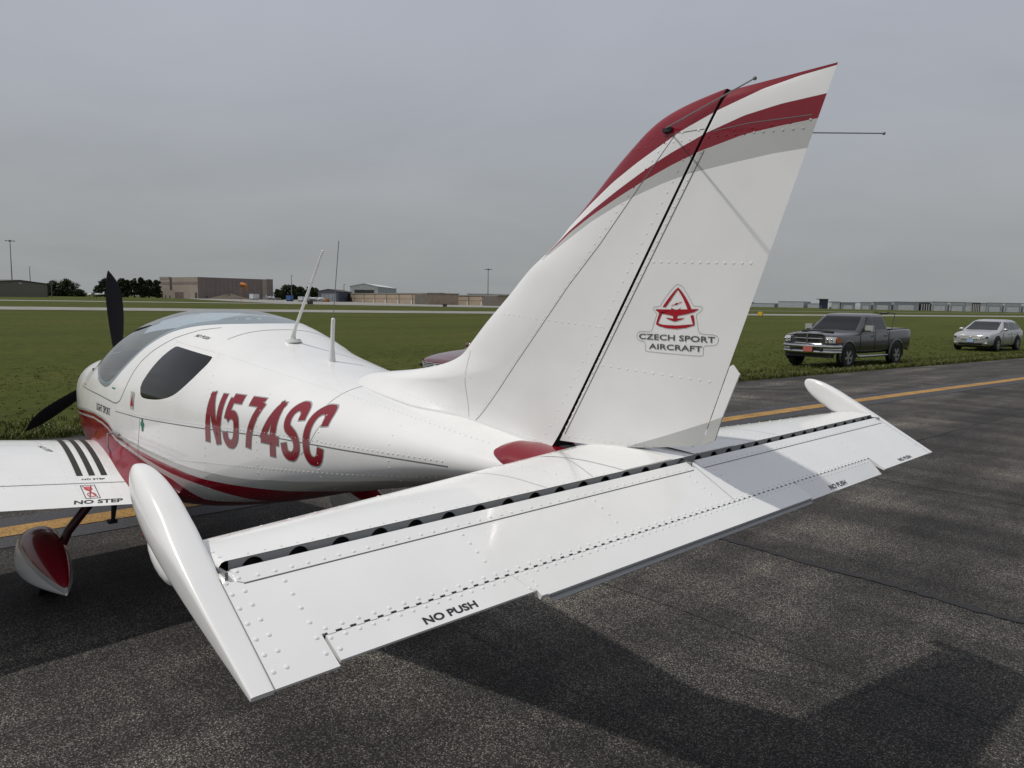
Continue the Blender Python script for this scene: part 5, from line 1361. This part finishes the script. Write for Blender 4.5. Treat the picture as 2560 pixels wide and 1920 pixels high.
def bframe(A, B, depth):
    """building frame from a front wall A->B; returns function (u along, v back, z) -> point, width"""
    A, B = np.array(A, float), np.array(B, float); W_ = np.hypot(*(B - A)); d = (B - A) / W_; nb = np.array([-d[1], d[0]])
    mid = (A + B) / 2
    if nb @ (mid - np.array([1.3, -2.0])) < 0: nb = -nb
    z0 = G(*mid) - .3
    return (lambda u, v, z: (A[0] + d[0] * u + nb[0] * v, A[1] + d[1] * u + nb[1] * v, z0 + .3 + z)), W_
def quad(mb, P, u0, u1, z0, z1, v=0, mi=0): mb.add([P(u0, v, z0), P(u1, v, z0), P(u1, v, z1), P(u0, v, z1)], [(0, 1, 2, 3)], mi)
def pbox(mb, P, u0, u1, v0, v1, z0, z1, mi=0):
    mb.add([P(u0, v0, z0), P(u1, v0, z0), P(u1, v1, z0), P(u0, v1, z0), P(u0, v0, z1), P(u1, v0, z1), P(u1, v1, z1), P(u0, v1, z1)], [(3, 2, 1, 0), (4, 5, 6, 7), (0, 1, 5, 4), (1, 2, 6, 5), (2, 3, 7, 6), (3, 0, 4, 7)], mi)
def building(name, label, A, B, depth, h, wallm, roofm, peak=0, cat='building', over=.3):
    P, W_ = bframe(A, B, depth); o = P(W_ / 2, 0, 0); t = thing(name, label, cat, o); inv = Matrix.Translation(-Vector(o))
    mb = MB(); z0 = -1.2
    if peak:
        mb.add([P(0, 0, z0), P(W_, 0, z0), P(W_, 0, h), P(W_ / 2, 0, h + peak), P(0, 0, h), P(0, depth, z0), P(W_, depth, z0), P(W_, depth, h), P(W_ / 2, depth, h + peak), P(0, depth, h)],
               [(0, 1, 2, 3, 4), (9, 8, 7, 6, 5), (1, 6, 7, 2), (0, 4, 9, 5)])
    else: pbox(mb, P, 0, W_, 0, depth, z0, h)
    mb.build('wall', [wallm], t, inv, False)
    mb = MB()
    if peak:
        for a, b_ in ((-over, W_ / 2), (W_ + over, W_ / 2)):
            k = peak / (W_ / 2); za_ = h - (over * k); mb.add([P(a, -over, za_), P(b_, -over, h + peak), P(b_, depth + over, h + peak), P(a, depth + over, za_), P(a, -over, za_ + .35), P(b_, -over, h + peak + .35), P(b_, depth + over, h + peak + .35), P(a, depth + over, za_ + .35)], [(3, 2, 1, 0), (4, 5, 6, 7), (0, 1, 5, 4), (1, 2, 6, 5), (2, 3, 7, 6), (3, 0, 4, 7)])
    else: pbox(mb, P, -over, W_ + over, -over, depth + over, h, h + .35)
    mb.build('roof', [roofm], t, inv, False)
    def add(nm, m_, *a):
        q = MB(); pbox(q, P, *a); return q.build(nm, [m_], t, inv, False)
    return t, P, W_, add
# tan hangar with gable end
t, P, W_, add = building('hangar', 'tan metal hangar with plain gable end and dark corner trim', (-345.6, 54.0), (-364.8, 77.7), 40, 5.3, 'metal_tan', 'metal_dark', 1.1)
add('corner_trim', 'metal_dark', W_ - .35, W_ + .05, -.06, .3, -1, 5.3); add('wall_light', 'lightmetal', W_ / 2 - .7, W_ / 2 + .7, -.2, 0, 5.0, 5.7)
# masts
def mast(loc, h, label, heads=True, group=None):
    x, y = loc; z = G(x, y); t = thing('light_mast', label, 'light pole', (x, y, z), 0, group)
    mb = MB(); mb.tube([(0, 0, -.5), (0, 0, h)], [.26, .13], 8); mb.build('pole', ['pole'], t)
    if heads:
        mb = MB(); mb.tube([(0, 0, h - .5), (0, 0, h + .1)], .55, 10)
        for k in range(6): a = k * math.pi / 3; mb.tube([(0, 0, h - .3), (1.5 * math.cos(a), 1.5 * math.sin(a), h - .2)], .06, 5); mb.box((1.7 * math.cos(a), 1.7 * math.sin(a), h - .25), (.5, .5, .28))
        mb.build('lamp_ring', ['pole'], t)
    else:
        mb = MB(); mb.box((.5, 0, h), (1.6, .3, .22)); mb.build('lamp_head', ['pole'], t, smooth=False)
    return t
mast((-389.0, 69.5), 24.0, 'tallest light mast, rising behind the tan gable hangar'); mast((-441.8, 86.9), 14.5, 'thin short pole behind the tan gable hangar', False); mast((-364.5, 78.9), 6.8, 'short lamp post at the corner of the tan gable hangar', False)
mast((-370.3, 191.2), 13.2, 'slim light pole standing before the trees beside the warehouse', False); mast((-364.4, 198.4), 9.0, 'shorter lamp post among the trees beside the warehouse', False); mast((-342.4, 205.9), 8.6, 'lamp post behind the blue grey hangar', False); mast((-283.8, 252.8), 17.6, 'light mast standing behind the second row of beige hangars')
# precast warehouse
PL, PC, PR = (-478.9, 161.7), (-434.8, 167.2), (-437.6, 213.8)
t = thing('warehouse', 'large flat roofed precast concrete warehouse with darker long side', 'building', (-450, 180, G(-450, 180))); inv = Matrix.Translation(-Vector((-450, 180, G(-450, 180)))); zb = G(-440, 180)
def wall4(A, B, z0, z1, off=0.0):
    A, B = np.array(A, float), np.array(B, float); d = (B - A) / np.hypot(*(B - A)); nn = np.array([-d[1], d[0]])
    if nn @ (np.array([1.3, -2]) - A) < 0: nn = -nn
    a, b_ = A + nn * off, B + nn * off; return [(a[0], a[1], z0), (b_[0], b_[1], z0), (b_[0], b_[1], z1), (a[0], a[1], z1)]
lerp2 = lambda A, B, u: (A[0] + (B[0] - A[0]) * u, A[1] + (B[1] - A[1]) * u)
PB = (PL[0] + PR[0] - PC[0], PL[1] + PR[1] - PC[1]); H_ = zb + 12.2
mb = MB(); mb.add([(q[0], q[1], zb - 1.5) for q in (PL, PC, PR, PB)] + [(q[0], q[1], H_) for q in (PL, PC, PR, PB)], [(0, 1, 5, 4)], 0); mb.add([(q[0], q[1], zb - 1.5) for q in (PL, PC, PR, PB)] + [(q[0], q[1], H_) for q in (PL, PC, PR, PB)], [(1, 2, 6, 5), (2, 3, 7, 6), (3, 0, 4, 7), (4, 5, 6, 7)], 1)
mb.build('wall', ['precast', 'precast_dark'], t, inv, False)
def wpiece(nm, m_, A, B, u0, u1, z0, z1, off=.15):
    q = MB(); a, b_ = lerp2(A, B, u0), lerp2(A, B, u1); f0 = wall4(a, b_, zb + z0, zb + z1, off); f1 = wall4(a, b_, zb + z0, zb + z1, -.3); q.add(f0 + f1, [(0, 1, 2, 3), (7, 6, 5, 4), (0, 4, 5, 1), (1, 5, 6, 2), (2, 6, 7, 3), (3, 7, 4, 0)]); q.build(nm, [m_], t, inv, False)
wpiece('parapet', 'precast', PL, PC, 0, .27, 11.4, 12.6); wpiece('stripe_panel', 'precast_dark', PL, PC, .02, 1, 8.1, 9.5, .08); wpiece('window_slot', 'metal_dark', PL, PC, .28, .33, 5.0, 12.25)
wpiece('loading_door', 'doorbrown', PL, PC, .41, .63, -.2, 3.6); wpiece('door', 'metal_dark', PL, PC, .04, .08, -.2, 3.3); wpiece('door', 'metal_dark', PL, PC, .14, .16, -.2, 1.8); wpiece('door', 'metal_dark', PL, PC, .26, .28, -.2, 1.6); wpiece('door', 'metal_dark', PL, PC, .93, .98, -.2, 3.4)
wpiece('pilaster', 'precast', PC, PR, .85, .91, -.5, 12.2, .35); wpiece('corner_panel', 'precast_dark', PC, PR, .91, 1.0, -.5, 12.4, .25); wpiece('vent', 'metal_dark', PC, PR, .10, .12, .8, 1.6)
for k in range(1, 17): wpiece('panel_joint', 'doorbrown', PC, PR, k / 18 - .0008, k / 18 + .0008, 0, 12.0, .05)
# earth mound
mb = MB(); rows = []
for r_ in np.linspace(0, 1, 8): rows.append([(-412.3 + 13 * r_ * math.cos(a) * .8, 176.2 + 13 * r_ * math.sin(a), G(-412, 176) - .2 + (3.0 + .5 * math.sin(3 * a)) * (1 - r_)**.9) for a in np.linspace(0, 2 * math.pi, 24, endpoint=False)])
mb.grid(rows, closed=True); tag(mb.build('earth_mound', ['earth']), 'heap of dark earth before the precast warehouse', 'mound')
# windsock
t = thing('windsock', 'orange windsock drooping on a slim pole in the grass', 'windsock', (-145.0, 63.2, G(-145, 63.2)))
mb = MB(); mb.tube([(0, 0, -.3), (0, 0, 4.6)], .045, 6); mb.build('pole', ['orange'], t)
mb = MB(); mb.tube([(0.0, .0, 4.35), (.35, .36, 4.32), (.66, .68, 4.22), (.78, .80, 3.8), (.78, .82, 3.1)], [.44, .42, .36, .22, .15], 12, cap=False); mb.build('sock', ['orange'], t)
# small parked airplanes far off
def far_plane(loc, rz, label, high):
    t = thing('parked_airplane', label, 'airplane', (*loc, G(*loc)), rz)
    mb = MB(); mb.tube([(3.4, 0, 1.25), (3.0, 0, 1.3), (1.2, 0, 1.45), (-.5, 0, 1.45), (-4.2, 0, 1.5)], [.2, .48, .62, .55, .12], 12); mb.build('fuselage', ['whitemetal'], t)
    mb = MB(); mb.box((.6, 0, 2.05 if high else 1.05), (1.5, 10.5, .14)); mb.build('wing', ['whitemetal'], t, smooth=False)
    mb = MB(); mb.add([(-3.3, -.05, 1.5), (-4.4, -.05, 1.5), (-4.7, -.05, 2.75), (-4.1, -.05, 2.75), (-3.3, .05, 1.5), (-4.4, .05, 1.5), (-4.7, .05, 2.75), (-4.1, .05, 2.75)], [(0, 1, 2, 3), (7, 6, 5, 4), (0, 3, 7, 4), (1, 5, 6, 2), (3, 2, 6, 7)]); mb.build('tail_fin', ['whitemetal'], t, smooth=False)
    mb = MB(); mb.box((-4.0, 0, 1.6), (.9, 3.3, .08)); mb.build('tailplane', ['whitemetal'], t, smooth=False)
    mb = MB(); mb.tube([(1.3, 0, 1.75), (.2, 0, 2.0), (-.8, 0, 1.8)], [.3, .42, .3], 10); mb.build('cabin_window', ['carglass'], t)
    for x, y in ((2.4, 0), (0, 1.1), (0, -1.1)):
        mb = MB(); mb.tube([(x, y * .4, 1.1), (x, y, .25)], .05, 6); mb.tube([(x, y - .08, .22), (x, y + .08, .22)], .22, 12); mb.build('wheel', ['tyre'], t)
far_plane((-367.0, 96.0), rad(220), 'white high-wing airplane parked before the trees beside the tan hangar', True); far_plane((-378.0, 183.5), rad(120), 'white low-wing airplane parked at the end of the warehouse', False)
far_plane((-300.0, 166.5), rad(70), 'white airplane parked before the blue grey hangar', False)
# trailer, bin, crates on the apron
def small(name, label, cat, A, w, d, h, m_, lid):
    x, y = A; z = G(x, y); t = thing(name, label, cat, (x, y, z), rad(25))
    mb = MB(); mb.box((0, 0, h / 2 + .3), (w, d, h - .3)); mb.build('body', [m_], t, smooth=False)
    mb = MB(); mb.box((0, 0, h + .2), (w + .1, d + .1, .12)); mb.build('roof', [lid], t, smooth=False)
    for sx in (-1, 1): mb = MB(); mb.tube([(sx * w * .3, -d / 2 - .05, .3), (sx * w * .3, d / 2 + .05, .3)], .3, 10); mb.build('wheel', ['tyre'], t)
small('box_trailer', 'white box trailer standing before the dark long side of the warehouse', 'trailer', (-393.5, 181.4), 2.4, 5, 2.9, 'whitemetal', 'lightmetal')
small('utility_bin', 'blue service truck box on the apron', 'truck', (-305.8, 156.8), 2.2, 2.2, 2.4, 'blue', 'bluedark'); small('box_trailer', 'long white trailer on the apron before the trees', 'trailer', (-301.5, 161.5), 2.4, 6.0, 2.0, 'palebld', 'lightmetal'); small('tug', 'small orange tug before the blue grey hangar', 'vehicle', (-303.8, 173.5), 1.6, 3.0, 1.1, 'orange', 'orange'); small('baggage_cart', 'grey cart beside the white trailer', 'cart', (-302.0, 165.5), 1.5, 2.2, 1.6, 'lightmetal', 'roofgrey')
# blue grey hangar
t, P, W_, add = building('hangar', 'blue grey gabled hangar with pale sliding doors and dark blue side', (-315.4, 175.9), (-309.0, 182.7), 30, 4.6, 'bluegrey', 'metal_dark', 1.0)
for k in range(4): add('hangar_door', 'greybld', 1.4 + k * 1.75, 1.4 + k * 1.75 + 1.65, -.12, .1, -.2, 3.8)
add('side_panel', 'bluedark', W_ - .01, W_ + .08, .3, 29, -.5, 4.5)
# white hangar
t, P, W_, add = building('hangar', 'tall white gabled hangar behind the beige hangar rows', (-375.3, 229.7), (-364.4, 241.2), 70, 8.4, 'whitemetal', 'palebld', 1.6)
add('hangar_door', 'metal_dark', 2.6, W_ - 2.2, -.15, .1, .0, 6.6); add('side_panel', 'lightmetal', W_ - .01, W_ + .1, .5, 69, -.5, 8.0)
# beige T-hangar rows
def thangar(A, C_, R_, h, n, label):
    t, P, W_, add = building('hangar_row', label, A, C_, 13, h, 'beige', 'roofgrey', 0)
    for k in range(n):
        u0, u1 = W_ * k / n, W_ * (k + 1) / n; add('hangar_door', 'beige', u0 + .4, u1 - .4, -.12, .05, .0, h * .48); add('hangar_door', 'beige', u0 + .4, u1 - .4, -.12, .05, h * .50, h - .35); add('post', 'metal_tan', u0 - .10, u0 + .10, -.16, .05, -.2, h); add('downpipe', 'whitemetal', u1 - 1.7, u1 - .9, -.2, .05, -.2, 1.5)
    add('rail', 'taupe', 0, W_, -.18, .02, h * .485, h * .495 + .05)
    P2, W2 = bframe(C_, R_, 10); mb = MB(); mb.add([P2(0, 0, -1), P2(W2, 0, -1), P2(W2, 0, h), P2(W2 / 2, 0, h + .7), P2(0, 0, h), P2(0, 8, -1), P2(W2, 8, -1), P2(W2, 8, h), P2(W2 / 2, 8, h + .7), P2(0, 8, h)], [(0, 1, 2, 3, 4), (5, 9, 8, 7, 6), (1, 6, 7, 2), (0, 4, 9, 5), (2, 7, 8, 3), (3, 8, 9, 4)])
    mb.build('end_wall', ['taupe'], t, Matrix.Translation(-t.location), False)
thangar((-333.3, 200.9), (-232.1, 175.8), (-232.6, 189.9), 4.0, 7, 'long row of beige hangars next to the blue grey hangar'); thangar((-244.2, 199.6), (-206.1, 188.6), (-206.6, 202.6), 3.7, 3, 'shorter row of beige hangars behind the tail fin')
t, P, W_, add = building('hangar', 'low white roofed building behind the shorter row of beige hangars', (-329.4, 277.9), (-300.0, 300.0), 20, 5.4, 'whitemetal', 'palebld', 0)
add('hangar_door', 'greybld', 3, W_ - 3, -.12, .05, -.2, 4.0)
# row of pale buildings far to the east
RW = [((-282.9, 647.6), (-277.9, 652.8), 6.0, 'palebld', 'block at the far end of the eastern hangar row'), ((-277.2, 653.5), (-268.7, 662.4), 5.6, 'greybld', 'grey shed next to the far end block'), ((-265.9, 665.4), (-259.2, 672.5), 5.8, 'palebld', 'white shed between two grey sheds'), ((-258, 673.6), (-247.2, 685.1), 6.4, 'greybld', 'wide grey shed beside the white sheds'), ((-246, 686.2), (-231, 702), 7.0, 'lightmetal', 'long grey hangar with two pale doors'), ((-229.9, 703.2), (-224.2, 709.2), 7.0, 'metal_dark', 'dark glazed office with white fins'), ((-223.5, 709.9), (-214.0, 719.9), 7.6, 'palebld', 'white hangar next to the dark glazed office'), ((-212.9, 721.1), (-203.7, 730.7), 7.6, 'palebld', 'white hangar second from the dark glazed office'), ((-203.4, 731.1), (-199.5, 735.2), 7.4, 'palebld', 'narrow pale block between the white hangars'), ((-199.2, 735.5), (-195, 739.9), 7.4, 'doorbrown', 'narrow brown glazed block between the white hangars'), ((-194.6, 740.3), (-191.0, 744.1), 7.2, 'palebld', 'narrow pale block beyond the brown glazed block'), ((-190.7, 744.4), (-181.5, 754.1), 7.6, 'palebld', 'white hangar beyond the brown glazed block'), ((-180.4, 755.2), (-170.2, 765.9), 7.6, 'palebld', 'white hangar last but one of the eastern row'), ((-169.0, 767.2), (-155.7, 781.2), 7.6, 'palebld', 'last white hangar of the eastern row')]
for A, B, h, wm, lb in RW:
    t, P, W_, add = building('far_hangar', lb, A, B, 25, h, wm, 'greybld', 0)
    if wm == 'palebld' and W_ > 8:
        add('hangar_door', 'greybld', .8, W_ - .8, -.12, .05, -.2, h * .72); add('hangar_door_panel', 'whitemetal', 2.2, W_ - 2.2, -.2, .05, -.2, h * .55)
    elif wm in ('metal_dark', 'doorbrown'):
        for k in range(4): add('fin', 'palebld', W_ * (k + .3) / 4, W_ * (k + .3) / 4 + .6, -.2, .05, -.2, h * .85)
    else: add('hangar_door', 'whitemetal', W_ * .2, W_ * .8, -.12, .05, -.2, h * .6)
# hazy low blocks on the skyline
rs = random.Random(3); u = 0.0; A0, B0 = np.array((-640., 930.)), np.array((-300., 980.)); k = 0
for k in range(9):
    a = A0 + (B0 - A0) * (k / 9.0 + .004); b_ = A0 + (B0 - A0) * ((k + .9) / 9.0)
    building('skyline_building', 'low hazy grey block on the skyline beyond the taxiway, %s' % ['flat and wide', 'paler than its neighbours', 'with a darker roof', 'slightly taller', 'lowest of its row', 'squat and grey', 'long and dull', 'beside the dark tower', 'touching the white sheds'][k], a, b_, 30, rs.uniform(4.5, 8), rs.choice(['greybld', 'lightmetal', 'palebld']), 'roofgrey', 0)
t, P, W_, add = building('control_tower', 'dark tower block at the end of the hazy skyline row', (-287.5, 639.5), (-284.0, 643.2), 6, 7.6, 'bluedark', 'metal_dark', 0); add('roof_canopy', 'metal_dark', -3.2, W_, -.5, 5, 7.9, 8.4)
# yellow taxiway sign and edge markers
t = thing('taxiway_sign', 'small yellow taxiway sign in the grass beyond the fin', 'sign', (-73.9, 137.8, G(-73.9, 137.8)), rad(-40))
mb = MB(); mb.box((0, 0, .55), (2.2, .25, .75)); mb.build('panel', ['signyellow'], t, smooth=False)
for sx in (-.8, .8): mb = MB(); mb.box((sx, 0, .1), (.1, .1, .5)); mb.build('leg', ['metal_dark'], t, smooth=False)
for (x, y), lb in (((-190.0, 103.0), 'dark sign back beside the road before the warehouse'), ((-168, 133.0), 'dark sign back beside the road before the blue grey hangar'), ((-152, 141.0), 'dark sign back beside the road before the beige hangars')):
    t = thing('airfield_sign', lb, 'sign', (x, y, G(x, y)), rad(-60)); mb = MB(); mb.box((0, 0, .5), (2.6, .25, .7)); mb.build('panel', ['metal_dark'], t, smooth=False)
    for sx in (-.9, .9): mb = MB(); mb.box((sx, 0, .1), (.1, .1, .5)); mb.build('leg', ['pole'], t, smooth=False)

# ================================================================== TREES
m = mat('leafA', (.045, .058, .026), .8, 0, .2); m = mat('leafB', (.062, .075, .034), .8, 0, .2); m = mat('leafC', (.030, .042, .022), .85, 0, .2); mat('bark', (.06, .045, .035), .9)
def tree(loc, h, w, label, conifer=False, dead=False, seed=0):
    r0 = random.Random(seed); x, y = loc; z = G(x, y); t = thing('tree', label, 'tree', (x, y, z), r0.uniform(0, 6))
    mb = MB(); mb.tube([(0, 0, -.5), (.1, 0, h * .35), (0, .1, h * .8)], [w * .07 + .1, w * .05 + .06, .04], 7)
    for k in range(7):
        a = r0.uniform(0, 6.28); zz = h * r0.uniform(.3, .7); L = w * r0.uniform(.25, .45); mb.tube([(0, 0, zz), (L * math.cos(a), L * math.sin(a), zz + L * .6)], [.08, .03], 5)
    mb.build('trunk', ['bark'], t)
    vs, fs, ms = [], [], []
    cl = []
    for k in range(60 if not conifer else 56):
        zz = r0.uniform(.16, .97) if not conifer else r0.uniform(.08, .98)
        rad_ = (w / 2) * (math.sin(math.pi * min(1, zz * .95 + .06))**.6 if not conifer else (1.03 - zz)**.75); a = r0.uniform(0, 6.28); q = rad_ * r0.uniform(.3, .95)
        cl.append((q * math.cos(a), q * math.sin(a), zz * h, w * r0.uniform(.12, .22)))
    for cx_, cy_, cz_, cr0 in cl:
        for _ in range(48):
            u = [r0.gauss(0, 1) for _ in range(3)]; L = math.sqrt(sum(q * q for q in u)); k = cr0 * r0.uniform(.55, 1.1) / L; px_, py_, pz_ = cx_ + u[0] * k, cy_ + u[1] * k, cz_ + u[2] * k * .8
            sz = r0.uniform(.25, .62); a1, a2 = r0.uniform(0, 6.28), r0.uniform(-1, 1); d1 = (math.cos(a1) * sz, math.sin(a1) * sz, a2 * sz * .6); d2 = (-math.sin(a1) * sz * .6, math.cos(a1) * sz * .6, r0.uniform(-.6, .8) * sz); o = len(vs)
            vs += [(px_ - d1[0], py_ - d1[1], pz_ - d1[2]), (px_ + d2[0], py_ + d2[1], pz_ + d2[2]), (px_ + d1[0], py_ + d1[1], pz_ + d1[2]), (px_ - d2[0], py_ - d2[1], pz_ - d2[2])]; fs.append((o, o + 1, o + 2, o + 3)); ms.append(r0.choice((0, 0, 1, 2, 2)))
    mb = MB(); mb.v, mb.f, mb.m = vs, fs, ms; mb.build('crown', ['leafA', 'leafB', 'leafC'], t, smooth=False)
TR = [((-479.7, 105.5), 8.0, 9, 'dense round tree next to the tan gable hangar'), ((-474.6, 110.9), 9.0, 11, 'wide open-crowned tree second from the tan gable hangar'), ((-470.5, 115.2), 3.0, 9, 'low shrub beyond the open-crowned tree'), ((-477.5, 108.0), 2.8, 10, 'low shrub under the open-crowned tree'), ((-473.5, 126.6), 6.0, 6, 'small tree standing apart before the tall wood'), ((-470.8, 129.4), 9.8, 8.5, 'tree at the open end of the tall wood')]
for k, (x, y) in enumerate(((-478.7, 135.7), (-475.7, 138.9), (-473.1, 141.6), (-470.3, 144.5), (-467.6, 147.4), (-464.5, 150.6), (-461.5, 153.8), (-466, 156.0), (-481, 141.5), (-474, 150.5))):
    TR.append(((x, y), (10.4, 10.6, 9.8, 10.9, 11.2, 10.2, 9.9, 9.6, 10.8, 10.4)[k], (5.5, 5.2, 6, 5.6, 6.4, 6, 5.8, 5, 6, 6)[k], 'tall dark tree of the wood, %s' % ['first behind the propeller', 'second behind the propeller', 'narrow and slightly lower', 'with a pointed top', 'tallest and broadest', 'beside the tallest', 'near the warehouse wall', 'touching the warehouse wall', 'set back behind the propeller', 'set back behind the tallest'][k]))
for k, (x, y) in enumerate(((-394.3, 195.1), (-392.7, 196.8), (-390.7, 199.0), (-388.4, 201.4), (-385.6, 204.2), (-381.5, 208.6), (-379.7, 210.5))):
    TR.append(((x, y), (5.8, 5.2, 8.3, 8.0, 7.6, 7.2, 6.6)[k], (4.5, 4, 7, 6.5, 6, 6, 5)[k], 'leafy tree between warehouse and blue grey hangar, %s' % ['next to the warehouse', 'smallest of the group', 'tallest of the group', 'beside the tallest', 'behind the slim light pole', 'near the blue grey hangar', 'touching the blue grey hangar'][k]))
for k, (loc, h, w, lb) in enumerate(TR): tree(loc, h, w, lb, conifer=(6 <= k < 16 and k % 2 == 0), seed=100 + k)

# groups of repeats
for o in COL.objects:
    if o.name.startswith('panel_seam'): o['kind'] = 'stuff'
for o in COL.objects:
    if o.parent is None:
        n_ = o.name.split('.')[0]
        g_ = {'tree': 'trees beyond the airfield', 'light_mast': 'light masts and lamp posts', 'far_hangar': 'eastern hangar row', 'skyline_building': 'low blocks on the skyline', 'parked_airplane': 'white airplanes parked far off', 'hangar_row': 'beige hangar rows', 'airfield_sign': 'dark airfield signs', 'hangar': 'hangars across the field', 'box_trailer': 'white trailers on the apron'}.get(n_)
        if g_: o['group'] = g_
